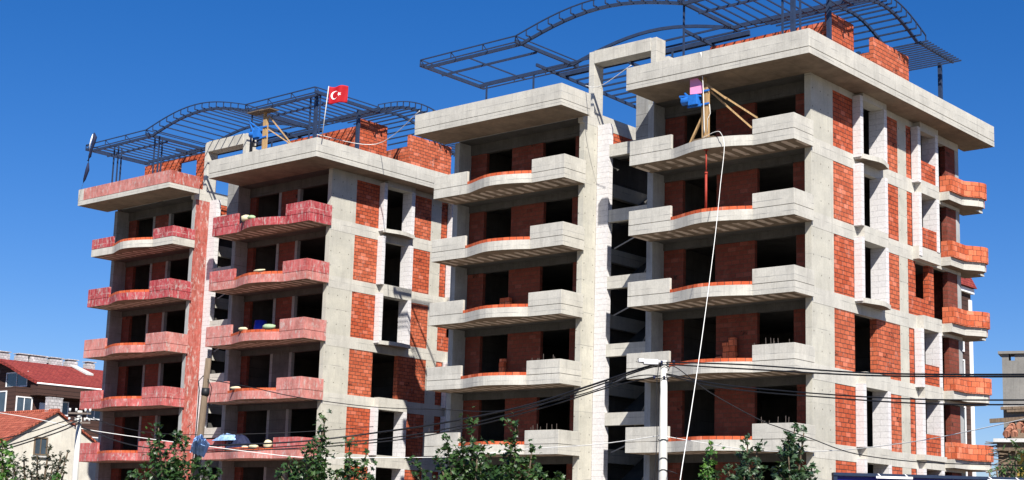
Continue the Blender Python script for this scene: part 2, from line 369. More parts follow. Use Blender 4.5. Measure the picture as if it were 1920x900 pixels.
# ------------------------------------------------------------------ the unfinished apartment block
LV = [-3.0 * k for k in range(6)]            # slab undersides of balconies, top one first
GZ = -Z1
CURVE = [(5.62, -1.52), (5.45, -1.55), (5.2, -1.64), (4.9, -1.76), (4.5, -1.92), (4.1, -2.05), (3.7, -2.12), (3.3, -2.10), (2.9, -2.02), (2.5, -1.90), (2.1, -1.73), (1.9, -1.62), (1.75, -1.56)]
def block(red):
    rnd = random.Random(5 if red else 9)
    def B(): return MB(loc)
    if red:
        top = thing('unfinished_apartment_block', 'unfinished apartment block with red painted balconies, further left behind the small trees', 'building', tuple(OA + UV_ * TWIN), -PHI, 'unfinished apartment blocks')
    else:
        top = thing('unfinished_apartment_block', 'unfinished apartment block with bare grey concrete balconies, nearest and on the right', 'building', tuple(OA), -PHI, 'unfinished apartment blocks')
    C, CC = M['conc'], M['conc_col']
    def part(name, mat, *boxes, bevel=0.0, parent=None):
        m = B()
        for b in boxes: m.box(*b)
        return m.build(name, mat, parent or top, bevel)
    # wings: offset a (right wing 0, left wing 11.38)
    for wi, a in enumerate((0.0, 11.38)):
        W = 7.9
        # deep corner wall on the right of each wing; its narrow end faces the street
        dp = 1.77 if wi == 0 else 0.95
        sidem = M['red_side'] if (red and wi) else CC
        m = B(); m.box(a, a + 0.28, 0.0, dp, GZ, 3.05)
        part_col = m.build('corner_column', [sidem], top)
        if red and wi:                        # unpainted street face
            part('corner_column', M['conc_strip'], (a - 0.0, a + 0.28, -0.02, -0.003, GZ, 3.05))
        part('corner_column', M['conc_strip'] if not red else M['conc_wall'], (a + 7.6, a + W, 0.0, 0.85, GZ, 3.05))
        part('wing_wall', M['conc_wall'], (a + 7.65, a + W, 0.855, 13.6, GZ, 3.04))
        # slabs of each storey and the beam under it at the loggia's back wall
        for k, z in enumerate(LV):
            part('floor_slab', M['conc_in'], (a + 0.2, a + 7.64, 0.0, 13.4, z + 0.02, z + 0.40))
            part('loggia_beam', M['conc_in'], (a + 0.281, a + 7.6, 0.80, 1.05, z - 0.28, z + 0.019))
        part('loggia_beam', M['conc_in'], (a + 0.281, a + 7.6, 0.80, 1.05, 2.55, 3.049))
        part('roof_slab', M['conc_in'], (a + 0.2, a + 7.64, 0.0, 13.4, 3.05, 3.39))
        # loggia back walls with door and window openings
        for k in range(7):
            zt = 2.55 if k == 0 else LV[k - 1] - 0.28
            zb = LV[k] + 0.4 if k < 6 else GZ
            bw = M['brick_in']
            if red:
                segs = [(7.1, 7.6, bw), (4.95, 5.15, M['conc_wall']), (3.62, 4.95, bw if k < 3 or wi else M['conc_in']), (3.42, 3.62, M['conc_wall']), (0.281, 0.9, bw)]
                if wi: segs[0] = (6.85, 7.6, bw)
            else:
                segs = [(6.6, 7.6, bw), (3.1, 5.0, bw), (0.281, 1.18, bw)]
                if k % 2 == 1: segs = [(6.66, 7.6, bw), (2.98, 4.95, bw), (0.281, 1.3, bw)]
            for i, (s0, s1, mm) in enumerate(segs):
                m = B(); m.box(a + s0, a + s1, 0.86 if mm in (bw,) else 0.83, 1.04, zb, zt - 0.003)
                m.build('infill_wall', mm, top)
        # rear wall, partitions
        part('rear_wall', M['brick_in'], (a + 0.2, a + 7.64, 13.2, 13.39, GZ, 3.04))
        part('partition_or_shade_lining', M['conc_in'], (a + 0.3, a + 7.6, 8.6, 8.75, GZ, 3.04))
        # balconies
        part('partition_or_shade_lining', M['conc_in'], (a + 7.5, a + 7.645, 1.045, 8.59, GZ, 3.03))  # dark lining added so the doorways look deep in shade
        for k in range(6):
            z = LV[k]
            if not red: bm_ = C
            else: bm_ = (M['red_deep'], M['red_mid'], M['red_pale'], M['red_pale'], M['red_mid'], M['red_mid'])[k] if wi == 0 else (M['red_deep'], M['red_deep'], M['red_pale'], M['red_mid'], M['red_mid'], M['red_mid'])[k]
            fm = bm_
            if red and wi and k == 0: fm = C
            if red and wi == 0 and k > 0: fm = M['red_pale']
            pts = [(-0.12, -0.003), (-0.12, -1.52), (1.75, -1.52)] + CURVE[::-1] + [(7.74, -1.52), (7.74, -0.003)]
            outl = [(a + p, q) for p, q in pts]
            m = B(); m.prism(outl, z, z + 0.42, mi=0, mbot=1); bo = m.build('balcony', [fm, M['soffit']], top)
            if red: bo['label'] = 'red painted balcony'
            # two solid parapets: street face plus return
            h = 1.04 + rnd.uniform(-.01, .02)
            for lo_, hi_, ret in ((5.62, 7.742, 7.742), (-0.122, 1.75, -0.122)):
                m = B(); t_ = 0.13
                if ret > 3: m.prism([(a + lo_, -1.522), (a + hi_, -1.522), (a + hi_, -0.003), (a + hi_ - t_, -0.003), (a + hi_ - t_, -1.39), (a + lo_, -1.39)], z + 0.438, z + h)
                else: m.prism([(a + hi_, -1.522), (a + lo_, -1.522), (a + lo_, -0.003), (a + lo_ + t_, -0.003), (a + lo_ + t_, -1.39), (a + hi_, -1.39)], z + 0.438, z + h)
                m.build('parapet', bm_, bo, bevel=0.012)
            # brick-on-edge course along the curve
            if not (k == 0 and wi == 0):
                m = B(); cv = CURVE
                for i in range(len(cv) - 1):
                    (p0, q0), (p1, q1) = cv[i], cv[i + 1]
                    m.solid([(a + p0, q0 - .0, z + .421), (a + p1, q1 - .0, z + .421), (a + p1, q1 + .2, z + .421), (a + p0, q0 + .2, z + .421)],
                            [(a + p0, q0 - .0, z + .555), (a + p1, q1 - .0, z + .555), (a + p1, q1 + .2, z + .555), (a + p0, q0 + .2, z + .555)])
                m.build('brick_course', M['brick_edge'], bo)
            if not red and k in (3, 4):       # cut reinforcement left standing on the parapets
                rr = random.Random(k * 7 + wi)
                for j in range(9):
                    m = B()
                    p = rr.choice((rr.uniform(0, 1.7), rr.uniform(0, 1.7), rr.uniform(5.7, 7.7)))
                    m.bar((a + p, -1.45, z + 1.0), (a + p + rr.uniform(-.02, .02), -1.45, z + 1.12 + rr.uniform(0.02, .2)), 0.016)
                    m.build('rebar', M['rebar'], bo)
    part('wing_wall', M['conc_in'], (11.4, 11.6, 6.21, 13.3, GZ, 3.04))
    # side face of the right wing ------------------------------------------------
    ev = 13.63
    part('side_column', CC, (0, 0.25, 7.47, 8.27, GZ, 3.04)); part('side_column', M['conc_strip'], (0, 0.3, 13.25, ev, GZ, 3.04))
    for k in range(7):
        z = 3.0 if k == 0 else LV[k - 1]
        if k == 0:
            part('edge_beam', C, (-0.006, 0.26, 1.2, 10.8, 2.78, 3.049)); part('edge_beam', C, (-0.004, 0.26, 10.81, ev, 2.70, 3.049))
        else:
            part('edge_beam', C, (-0.008, 0.26, 0.002, 10.8, z - 0.18, z + 0.43)); part('edge_beam', C, (-0.004, 0.26, 10.81, ev + 0.004, z - 0.15, z + 0.40))
    bnd = lambda k: (LV[k] + 0.43 if k < 6 else GZ, 2.78 if k == 0 else LV[k - 1] - 0.18)
    for k in range(7):
        z0, z1 = bnd(k); lvl = LV[k] if k < 6 else -18; zt = z1 + 0.01
        wm = M['brick_w'] if k in (1, 3) or red and k == 1 else M['brick']
        part('brick_panel', wm, (0.012, 0.25, 1.771, 3.45, z0, z1))
        part('brick_panel', M['brick'], (0.012, 0.25, 8.27, 8.75, z0, z1))
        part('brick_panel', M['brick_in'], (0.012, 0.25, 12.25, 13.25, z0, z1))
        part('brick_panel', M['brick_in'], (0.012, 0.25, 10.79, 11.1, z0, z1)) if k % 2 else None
        if k == 3:
            part('brick_panel', M['brick_w'], (0.012, 0.32, 5.35, 7.47, z0, z1))
        else:
            part('brick_panel', M['brick'] if k % 2 else M['brick_w'], (0.012, 0.25, 5.75, 7.47, z0, z1))
            # bay one: two projecting block piers with the opening between
            part('block_pier', M['aac'], (-0.36, 0.0 - .009, 3.44, 3.68, (lvl - 0.0) + (0.30 if k in (0, 2) else 0.42), z1 + (0.13 if k != 1 else 0.2)))
            part('block_pier', M['aac'], (-0.001, 0.25, 3.46, 3.66, z0, z1))
            part('block_pier', M['aac'], (-0.36, 0.35, 5.54, 5.79, lvl + 0.432, z1))
            if k != 1: part('bay_beam', C, (-0.355, -0.009, 3.685, 5.79, z1 - 0.02 if k == 0 else z1, (3.048 if k == 0 else LV[k - 1] + 0.45)))
        if k == 3: part('bay_beam', C, (-0.355, -0.009, 3.5, 5.79, lvl + 0.0, lvl + 0.43)) if False else None
        if k < 6 and k in (0, 2):             # rounded little balcony slab of the bay
            m = B(); zz = LV[k] + 0.22; r0 = 0.62 if k == 0 else 0.5
            ps = [(-0.009, 3.50), (-0.42, 3.50)] + [(-0.42 - 0.24 * math.sin(math.pi * i / 8) , 3.7 + 1.95 * i / 8) for i in range(1, 8)] + [(-0.42, 5.80), (-0.009, 5.80)]
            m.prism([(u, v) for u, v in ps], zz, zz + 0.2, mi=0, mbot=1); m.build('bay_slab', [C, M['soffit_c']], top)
        # bay two
        if k == 2:
            part('brick_panel', M['brick'], (0.012, 0.27, 8.75, 9.0, z0, z1), (0.012, 0.27, 9.0, 10.3, z0, LV[2] + 1.25), (0.012, 0.27, 10.3, 10.8, z0, z1))
            part('bay_beam', C, (-0.30, -0.009, 8.75, 10.9, LV[1] - 0.12, LV[1] + 0.45))
        elif k == 6:
            pass
        else:
            part('block_pier', M['aac'], (-0.33, -0.009, 8.76, 9.03, lvl + (0.02 if k in (1,) else 0.3), z1 + 0.01))
            part('block_pier', M['aac'], (-0.33, 0.33, 10.52, 10.79, lvl + 0.432, z1 + 0.01))
            part('brick_panel', M['brick'], (-0.30, -0.10, 9.031, 10.519, lvl + 0.434, lvl + 1.32))
            if k: part('bay_beam', C, (-0.325, -0.009, 9.031, 10.82, z1 + 0.02, LV[k - 1] + 0.43))
            else: part('bay_beam', C, (-0.325, -0.009, 9.031, 10.82, 2.66, 3.048))
            if k == 4: part('bay_slab', C, (-0.40, -0.009, 8.75, 10.9, LV[4] + 0.2, LV[4] + 0.425))
        
    # rear balconies on the side
    for k in range(6):
        z = LV[k]
        cv = [(-0.46, 12.9), (-0.52, 13.05), (-0.72, 13.3), (-0.92, 13.6), (-1.02, 13.9), (-0.98, 14.15), (-0.78, 14.32), (-0.46, 14.4)]
        if k == 0 or True:
            out = [(0.5, 11.55), (-0.46, 11.55)] + cv + [(-0.46, 15.15), (0.5, 15.15)]
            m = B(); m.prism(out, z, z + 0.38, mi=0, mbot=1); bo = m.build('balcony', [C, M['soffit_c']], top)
            m = B(); hh = 1.12
            def wall(path, z0, z1, th):
                for (p0, q0), (p1, q1) in zip(path, path[1:]):
                    d = Vector((p1 - p0, q1 - q0, 0)).normalized(); nn = Vector((d.y, -d.x, 0)) * th
                    m.solid([(p0, q0, z0), (p1, q1, z0), (p1 + nn.x, q1 + nn.y, z0), (p0 + nn.x, q0 + nn.y, z0)], [(p0, q0, z1), (p1, q1, z1), (p1 + nn.x, q1 + nn.y, z1), (p0 + nn.x, q0 + nn.y, z1)])
            wall([(-0.02, 11.552), (-0.45, 11.552)], z + .381, z + hh, 0.12)
            wall([(-0.452, 11.55)] + cv, z + .381, z + hh - .02, -0.12)
            wall([(-0.452, 14.42), (-0.452, 15.14)], z + .22, z + hh - .08, -0.12)
            m.build('parapet', M['brick_big'], bo)
    # cornices ------------------------------------------------------------------
    def cornice(u0, u1, v0, v1, mat, name='cornice'):
        m = B(); m.box(u0, u1, v0, v1, 3.051, 3.32, mi=0, mbot=1)
        o = m.build(name, [C, M['soffit_c']], top)
        m = B(); t_ = 0.16
        for b in ((u0 - .004, u1 + .004, v0 - .004, v0 + t_), (u0 - .004, u0 + t_, v0 + t_ + .001, v1), (u1 - t_, u1 + .004, v0 + t_ + .001, v1)):
            m.box(b[0], b[1], b[2], b[3], 3.342, 4.03)
        m.build('upstand', mat, o); return o
    m = B(); m.prism([(-1.2, -2.22), (7.45, -2.22), (7.45, 0.9), (0.3, 0.9), (0.3, 13.4), (0.3, 14.95), (-1.2, 14.95)], 3.051, 3.30, mi=0, mbot=1)
    o = m.build('cornice', [C, M['soffit_c']], top)
    m = B(); m.prism([(-1.205, -2.225), (7.455, -2.225), (7.455, -2.05), (-1.03, -2.05), (-1.03, 14.955), (-1.205, 14.955)], 3.322, 4.03)
    m.build('upstand', C, o, bevel=0.015)
    cornice(10.95, 19.85, -2.22, -0.15, M['red_pale'] if red else C)
    if red: part('upstand', C, (19.3, 19.856, -2.226, -2.2235, 3.33, 4.02))
    if red: part('upstand', M['red_side'], (10.942, 10.9455, -2.2, -0.16, 3.33, 4.02))
    # inner side of the left wing (seen in the stair gap)
    s = 11.38
    part('edge_beam', C, (s - 0.006, s + 0.26, -0.15, 6.2, 2.82, 3.45))
    for k in range(7):
        z0, z1 = (LV[k] + 0.43 if k < 6 else GZ), (2.82 if k == 0 else LV[k - 1] - 0.18)
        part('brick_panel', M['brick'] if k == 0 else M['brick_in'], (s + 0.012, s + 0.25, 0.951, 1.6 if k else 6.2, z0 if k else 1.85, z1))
        part('partition_or_shade_lining', M['conc_in'], (s + 0.4, s + 0.5, 1.0, 6.2, z0, z1 - .01))  # dark sheet added inside the stair gap, stands in for its shade
        if k < 6: part('edge_beam', C, (s - 0.004, s + 0.26, 0.952, 6.2, LV[k] - 0.18, LV[k] + 0.43))
    # stair gap: white block pier, landings, flights, back wall
    part('block_pier', M['aac'], (10.72, s - 0.011, 0.95, 1.25, GZ, 2.9))
    for k in range(7):
        zl = 1.36 if k == 0 else LV[k - 1] - 1.64
        part('stair_landing', C, (7.91, 10.85, 1.26 - .28, 1.26, zl, zl + 0.56) if False else (7.91, 10.715, 0.97, 1.22, zl, zl + 0.55), (7.91, 11.37, 1.255, 2.6, zl + 0.3, zl + 0.5))
        fl = LV[k] if k < 6 else -18
        m = B()
        for (uu0, uu1, za, zb) in ((7.95, 9.5, fl + 0.4, zl + 0.5), (9.7, 11.3, zl + 0.5, (3.4 if k == 0 else LV[k - 1] + 0.4))):
            if za < zb and uu0 > 9: m.solid([(uu0, 2.6, za - .3), (uu1, 2.6, za - .3), (uu1, 5.0, zb - .3), (uu0, 5.0, zb - .3)], [(uu0, 2.6, za), (uu1, 2.6, za), (uu1, 5.0, zb), (uu0, 5.0, zb)])
            else: m.solid([(uu0, 5.0, za - .3), (uu1, 5.0, za - .3), (uu1, 2.6, zb - .3), (uu0, 2.6, zb - .3)], [(uu0, 5.0, za), (uu1, 5.0, za), (uu1, 2.6, zb), (uu0, 2.6, zb)])
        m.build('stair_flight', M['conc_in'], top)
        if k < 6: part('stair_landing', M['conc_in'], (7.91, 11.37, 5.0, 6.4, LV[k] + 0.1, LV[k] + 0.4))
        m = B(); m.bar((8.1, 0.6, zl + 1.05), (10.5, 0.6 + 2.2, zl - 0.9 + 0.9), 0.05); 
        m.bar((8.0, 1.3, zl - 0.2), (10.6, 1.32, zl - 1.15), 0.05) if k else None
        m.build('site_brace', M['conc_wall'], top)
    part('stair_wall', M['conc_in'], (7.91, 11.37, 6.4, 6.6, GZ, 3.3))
    part('brick_panel', M['brick'], (7.905, 8.55, 0.35, 0.55, 2.1, 2.9)) if False else None
    # raised wall beside the stair on the top storey and the stair-head frame above the roof
    part('stair_wall', M['conc_wall'], (7.905, 8.55, 0.0, 0.35, 1.05, 3.95))
    part('roof_column', C, (s, s + 0.3, 0.62, 1.3, 3.452, 6.3), bevel=0.01)
    part('roof_column', C, (7.95, 8.25, 0.62, 1.3, 3.96, 6.3), bevel=0.01)
    part('roof_beam', C, (8.252, s - 0.002, 0.60, 1.3, 5.72, 6.32), bevel=0.01)
    part('roof_column', C, (7.3, 7.6, 0.62, 1.1, 3.4, 5.3))
    # penthouse brick walls on the roof
    m = B(); T = 0.2
    m.box(0.2, 0.4, 1.9, 4.0, 3.4, 6.2); m.box(0.401, 6.0, 1.9, 2.1, 3.4, 5.8)
    m.build('penthouse_wall', M['brick'], top)
    m = B(); m.box(0.2, 0.4, 5.75, 9.1, 3.4, 6.15); m.box(0.401, 5.0, 5.75, 5.95, 3.4, 5.5)
    m.build('penthouse_wall', M['brick_w'], top)
    m = B(); s2 = s
    if red: m.box(s2 + .3, s2 + 2.0, 1.35, 1.55, 3.4, 6.0); m.box(s2 + 2.0, s2 + 3.7, 1.35, 1.55, 3.4, 4.5); m.box(s2 + 2.0, s2 + 3.7, 1.35, 1.55, 5.75, 6.0); m.box(s2 + 3.7, s2 + 7.1, 1.35, 1.55, 3.4, 6.0)
    m.build('penthouse_wall', M['brick'], top) if red else None
    # steel roof frame: flat part, arch, flat part along the street, arch along the side
    st = B(); zf = 6.6; GAP = 0.27; vf, vr = -1.45, 2.3
    def arch(t, h=0.85): return h * math.sin(math.pi * t)
    def rail_line(v, u0, u1, z, n=1, h=0, w=0.09, hh=0.14, dz=0):
        prev = None
        for i in range(n + 1):
            t = i / n; p = (u0 + (u1 - u0) * t, v, z + (arch(t, h) if h else 0) + dz)
            if prev: st.bar(prev, p, w, hh)
            prev = p
    UF = [(20.0, 14.0, 0, 1), (14.0, 5.1, 0.75, 14), (5.1, -0.45, 0, 1)]
    for u0, u1, h, n in UF:
        for v in (vf, vr): rail_line(v, u0, u1, zf, n, h)
        sg = -1
        rail_line(vf - 0.42, u0, u1, zf + GAP, n, h, 0.05, 0.05); rail_line(vr + 0.42, u0, u1, zf + GAP, n, h, 0.05, 0.05) if h == 0 else None
        L = abs(u1 - u0)
        if h:
            cnt = 14
            for i in range(cnt + 1):
                t = i / cnt; uu = u0 + (u1 - u0) * t; zz = zf + arch(t, h)
                st.bar((uu, vf - .42, zz), (uu, vf - .42, zz + GAP), 0.04); st.bar((uu, vf - .42, zz), (uu, vr if red else vf, zz), 0.045, 0.06)
        else:
            cnt = 11
            for i in (range(cnt + 1) if red or u0 < 10 else (0, 5, 11)):
                uu = u0 + (u1 - u0) * i / cnt; st.bar((uu, vf, zf - 0.02), (uu, vr + .42, zf - 0.02), 0.045, 0.06)
            for i in range(4):
                uu = u0 + (u1 - u0) * i / 3
                for v1_ in (vf - .42, vr + .42): st.bar((uu, v1_, zf - .02), (uu, v1_, zf + GAP), 0.04)
                st.bar((uu, vf - .42, zf + GAP), (uu, vf, zf + .0), 0.03)
            rail_line(vf - 0.42, u0, u1, zf - 0.02, 1, 0, 0.05, 0.05); rail_line(vf + 1.1, u0, u1, zf - 0.1, 1, 0, 0.06, 0.1); rail_line(vr + 0.42, u0, u1, zf - 0.02, 1, 0, 0.05, 0.05)
    for uu in (14.0, 5.1, 20.0, -0.45):
        st.bar((uu, vf - .42, zf + .02), (uu, vr + .42, zf + .02), 0.1, 0.16); st.bar((uu, vf - .42, zf + GAP), (uu, vr + .42, zf + GAP), 0.045)
    # arch along the side
    n = 14; ya, yb, yc = (2.3, 8.8, 12.2)
    for uu in (-0.4, 1.1):
        pv = None
        for i in range(n + 1):
            t = i / n; p = (uu, ya + (yb - ya) * t, zf + arch(t, 0.8))
            if pv: st.bar(pv, p, 0.09, 0.14)
            pv = p
    pv = None
    for i in range(n + 1):
        t = i / n; p = (-.78, ya + (yb - ya) * t, zf + GAP + arch(t, 0.8))
        if pv: st.bar(pv, p, 0.05, 0.05)
        pv = p; st.bar(p, (p[0], p[1], p[2] - GAP), 0.045); st.bar((p[0], p[1], p[2] - GAP), (4.6, p[1], p[2] - GAP), 0.05, 0.07)
    for (u0, u1, v0, v1) in ((-0.5, 2.3, yb, yc),):
        for uu in (u0, u1): st.bar((uu, v0, zf), (uu, v1, zf), 0.09, 0.14)
        for i in range(13): st.bar((u0 - .4, v0 + (v1 - v0) * i / 12, zf), (u1 + .4, v0 + (v1 - v0) * i / 12, zf), 0.045, 0.06)
    # rear frame between the wings
    for uu in (15.4, 11.5, 7.0):
        st.bar((uu, 1.3, zf), (uu, 10.5, zf - 0.2), 0.09, 0.14)
    for i in range(12): st.bar((15.6, 2.0 + i * 0.78, zf), (5.0, 2.0 + i * 0.78, zf), 0.06, 0.08)
    st.bar((15.7, 3.5, zf + .1), (5.0, 3.5, zf + .1), 0.12, 0.2)
    # posts
    for (uu, vv) in (((17.6, -1.2), (13.6, -1.2)) if red else ()):
        for du, dv in ((0, 0), (0.42, 0), (0.2, 0.36)): st.bar((uu + du, vv + dv, 3.3), (uu + du, vv + dv, zf), 0.07)
        st.box(uu - .05, uu + .47, vv - .05, vv + .41, 4.35, 4.4)
    for (uu, vv) in ((0.0, -1.35), (0.12, 1.75), (2.3, 8.4), (0.1, 12.1)): st.bar((uu, vv, 3.3), (uu, vv, zf), 0.16)
    for (uu, vv) in ((-.35, -1.4), (.5, -1.3), (5.2, -1.3), (8.9, 3.2), (11.5, 9.0), (19.4, 2.25), (16.4, 2.3)): st.bar((uu, vv, 3.3), (uu, vv, zf), 0.07)
    st.build('roof_frame', M['steel'], top)
    return top
BA = block(False)
BB = block(True)
def on(bu, u, v, z):                          # world point in the frame of the right-hand (0) or left-hand (1) block
    return wpt(u + (TWIN if bu else 0), v, z)

# ------------------------------------------------------------------ things on the blocks
def at(o_loc, rz=-PHI): return (tuple(o_loc), rz)
def hoist(b, u, v, z, h, label, roof):
    t = thing('timber_hoist', label, 'hoist', tuple(on(b, u, v, z)), -PHI, 'timber winch hoists')
    m = MB(); m.bar((0.14, 0, 0), (0.14, 0, h * 0.86), 0.15, 0.12); m.bar((-0.02, 0, 0), (-0.02, 0, h), 0.15, 0.12); m.build('post', M['wood'], t)
    m = MB()
    if roof:
        m.bar((0.15, 0.1, h * .9), (1.6, 0.9, 0.0), 0.12, 0.06); m.bar((0.2, 0.1, h * .55), (1.75, 1.0, 0.0), 0.1, 0.06)
    else:
        m.bar((-0.35, -0.05, h * 1.02), (1.0, 0.1, h * 0.58), 0.10, 0.07); m.bar((0.1, 0.1, h * .85), (2.15, 0.55, h * 0.24), 0.10, 0.07)
        m.bar((0.1, 0.1, h * .8), (2.15, 0.75, -0.05), 0.10, 0.07); m.bar((-0.1, 0.1, h * .42), (-0.75, 0.05, -0.15), 0.10, 0.07)
    m.build('brace', M['wood'], t)
    m = MB(); 
    if roof:
        m.box(-1.15, .1, -.3, .3, h + .02, h + .07); m.box(-.1, .75, -.35, .25, h - .03, h + .015); m.build('platform', M['wood_old'], t)
    else: m.bar((-.5, 0, -.06), (.5, 0, -.04), .22, .09); m.build('base_plank', M['wood_old'], t)
    m = MB()
    zc = h * (.35 if roof else .55)
    m.bar((-.1, -.1, zc + .35), (-1.15, -.1, zc + (1.0 if roof else .5)), .09, .07); m.bar((-.1, -.1, zc - .05), (-.75, -.1, zc - .02), .09, .07)
    m.bar((-1.15, -.1, zc + (1.0 if roof else .5)), (-.6, -.1, zc - .02), .07, .07); m.bar((-.9, -.1, zc + .6), (-.25, -.1, zc), .07, .07)
    m.box(-.62, -.2, -.28, .12, zc, zc + .42); m.box(-.2, .28, -.12, -.075, zc + .5, zc + .58); m.box(-.2, .28, -.12, -.075, zc - .05, zc + .03)
    m.tube([(-1.0, -.1, zc + .25), (-.62, -.1, zc + .25)], .17, 12)
    m.build('winch', M['blue'], t, bevel=0.01)
    if not roof:
        m = MB(); m.prism([(0, 0), (0.0, 0.02), (0.62, 0.02), (0.62, 0)], 0, 0)if False else None
        m = MB(); q = [(-.62, 1.9), (-.02, 1.85), (-.02, 2.25), (-.35, 2.62), (-.62, 2.68)]
        m.solid([(x, -.14, z) for x, z in q], [(x, -.12, z) for x, z in q]); m.build('pink_board', M['pink'], t)
        m = MB(); m.tube([(.3, -.1, 1.35), (.34, -.1, .95), (.22, -.1, .75), (.2, -.1, .2)], .012); m.build('cable', M['white_rope'], t)
    else:
        m = MB(); m.tube([(-.75, -.1, .9), (-.72, -.1, .35), (-.45, -.1, .3), (-.4, -.1, .6)], .06, 8); m.box(-.95, -.85, -.15, -.05, -.1, .6); m.build('hose', M['black'], t)
    return t
hoist(0, 3.78, -1.85, 0.52, 2.55, 'timber and blue winch hoist with a pink board on the grey balcony', False)
hoist(1, 3.35, -1.9, 4.03, 2.15, 'timber post with plank platform and blue winch on the left block roof', True)

# steel prop between two balconies
m = MB(); m.tube([(0, 0, 0), (0, 0, 1.5)], .05, 10); m.tube([(0, 0, 1.5), (0, 0, 2.42)], .032, 10); m.box(-.09, .09, -.09, .09, 2.42, 2.44); m.box(-.09, .09, -.09, .09, 0, .02); m.tube([(0, 0, 1.44), (0, 0, 1.52)], .065, 10)
o = m.build('steel_prop', M['rust']); o.location = on(0, 3.62, -1.95, -3 + 0.556); tag(o, 'rust red adjustable steel prop between two grey balconies', 'prop')

def rope(name, pts, rad, mat, label, cat, sub=8, grp=None):
    P = [Vector(p) for p in pts]; out = []
    for i in range(len(P) - 1):
        p0 = P[max(i - 1, 0)]; p1 = P[i]; p2 = P[i + 1]; p3 = P[min(i + 2, len(P) - 1)]
        for j in range(sub):
            t = j / sub
            out.append(0.5 * ((2 * p1) + (p2 - p0) * t + (2 * p0 - 5 * p1 + 4 * p2 - p3) * t * t + (3 * p1 - p0 - 3 * p2 + p3) * t ** 3))
    out.append(P[-1]); m = MB(); base = out[0].copy(); m.tube([q - base for q in out], rad, 6)
    o = m.build(name, mat); o.location = base; return tag(o, label, cat, grp)
a0 = on(0, 3.3, -1.9, .47); 
rope('rope', [on(0, 3.75, -2.0, .5), on(0, 3.1, -2.15, .6), on(0, 2.78, -2.2, .50), px(1358, 275, 57.0), px(1351, 345, 54.5), px(1340, 450, 50.0), px(1318, 620, 44), px(1296, 770, 39), px(1276, 896, 35.5), px(1270, 960, 34)], .011, M['white_rope'], 'long white rope slanting from the grey hoist balcony to the street', 'rope')
rope('rope', [on(0, 3.72, -2.24, 4.0), on(0, 3.72, -2.05, 2.5), on(0, 3.7, -1.98, .7)], .018, M['white_rope'], 'white hoist rope hanging vertically down the timber post', 'rope')
rope('rope', [on(1, -1.05, -2.1, 4.2), on(1, -1.1, 2.0, 4.6), on(0, 19.6, -2.2, 4.2)], .018, M['white_rope'], 'slack pale rope strung between the two block roofs', 'rope')
rope('rope', [on(0, 10.9, -.6, 4.3), on(0, 9.6, -1.2, 3.9), on(0, 7.45, -1.9, 4.25)], .016, M['white_rope'], 'slack white cord hanging across the stair gap at roof level', 'rope')

# flags
def flag(base, h, lean, label):
    t = thing('flag', label, 'flag', tuple(base), -0.25, 'flags on the roof')
    m = MB(); m.tube([(0, 0, 0), (lean, 0, h)], .025, 8); m.build('flagpole', M['pole'], t)
    W_, H_ = .98, .9; nx, nz = 22, 14; x0 = lean
    def P(s_, q):                              # s along the fly, q down the hoist
        return Vector((x0 + .03 + s_ * W_ - .05 * q * H_ / h, 0.10 * math.sin(s_ * 7.5 + q * 1.3) * (.25 + s_), h - .02 - q * H_ * (1 - .04 * s_) - .03 * math.sin(s_ * 6)))
    m = MB(); g = [[m.bm.verts.new(P(i / nx, j / nz)) for j in range(nz + 1)] for i in range(nx + 1)]
    for i in range(nx):
        for j in range(nz): m.bm.faces.new((g[i][j], g[i + 1][j], g[i + 1][j + 1], g[i][j + 1])).smooth = True
    c = m.build('flag_cloth', M['flag_red'], t)
    sm = c.modifiers.new('th', 'SOLIDIFY'); sm.thickness = .006; sm.offset = 0
    # crescent and star follow the cloth
    m = MB()
    def Q(s_, q): p = P(s_, q); return Vector((p.x, p.y - .012, p.z))
    cx, cz, r1 = .33, .5, .25; outer = []; inner = []
    n = 28
    for i in range(n + 1):
        an = math.radians(42 + (360 - 84) * i / n); outer.append((cx + r1 * math.cos(an) * .9, cz + r1 * math.sin(an)))
    c2, r2 = cx + .055, .205
    a0_ = math.atan2(outer[0][1] - cz, (outer[0][0] - c2) / .9); 
    for i in range(n + 1):
        an = a0_ + (2 * math.pi - 2 * a0_) * i / n; inner.append((c2 + r2 * math.cos(an) * .9, cz + r2 * math.sin(an)))
    for i in range(n): m.poly([Q(*outer[i]), Q(*outer[i + 1]), Q(*inner[i + 1]), Q(*inner[i])])
    sx, sz = .60, .5; ctr = Q(sx, sz); pts = []
    for i in range(10):
        rr = .125 if i % 2 == 0 else .05; an = math.pi + i * math.pi / 5; pts.append(Q(sx + rr * .9 * math.cos(an), sz + rr * math.sin(an)))
    for i in range(10): m.poly([ctr, pts[i], pts[(i + 1) % 10]])
    m.build('crescent_and_star', M['white'], t, recalc=False)
flag(on(1, -1.45, -2.12, 4.03), 2.62, .22, 'red flag with white crescent and star flying from the left block roof')
t = thing('flag', 'furled navy and white flag at the far left end of the steel roof frame', 'flag', tuple(on(1, 19.0, -2.3, 5.3)), -PHI, 'flags on the roof')
m = MB(); m.tube([(0, 0, 0), (.45, -.05, 2.0)], .02, 6); m.build('flagpole', M['steel'], t)
m = MB()
pth = [(.42, 0, 2.0), (.62, -.05, 1.7), (.55, -.08, 1.35), (.35, -.06, 1.0), (.22, -.05, .6), (.05, -.05, .35)]
m.tube(pth, [.04, .12, .10, .07, .09, .05], 8); m.tube([(.12, -.05, .2), (.08, -.05, -.2), (-.15, -.05, -.75), (-.28, -.05, -1.0)], [.05, .12, .08, .01], 8); m.build('flag_cloth', M['navy'], t)
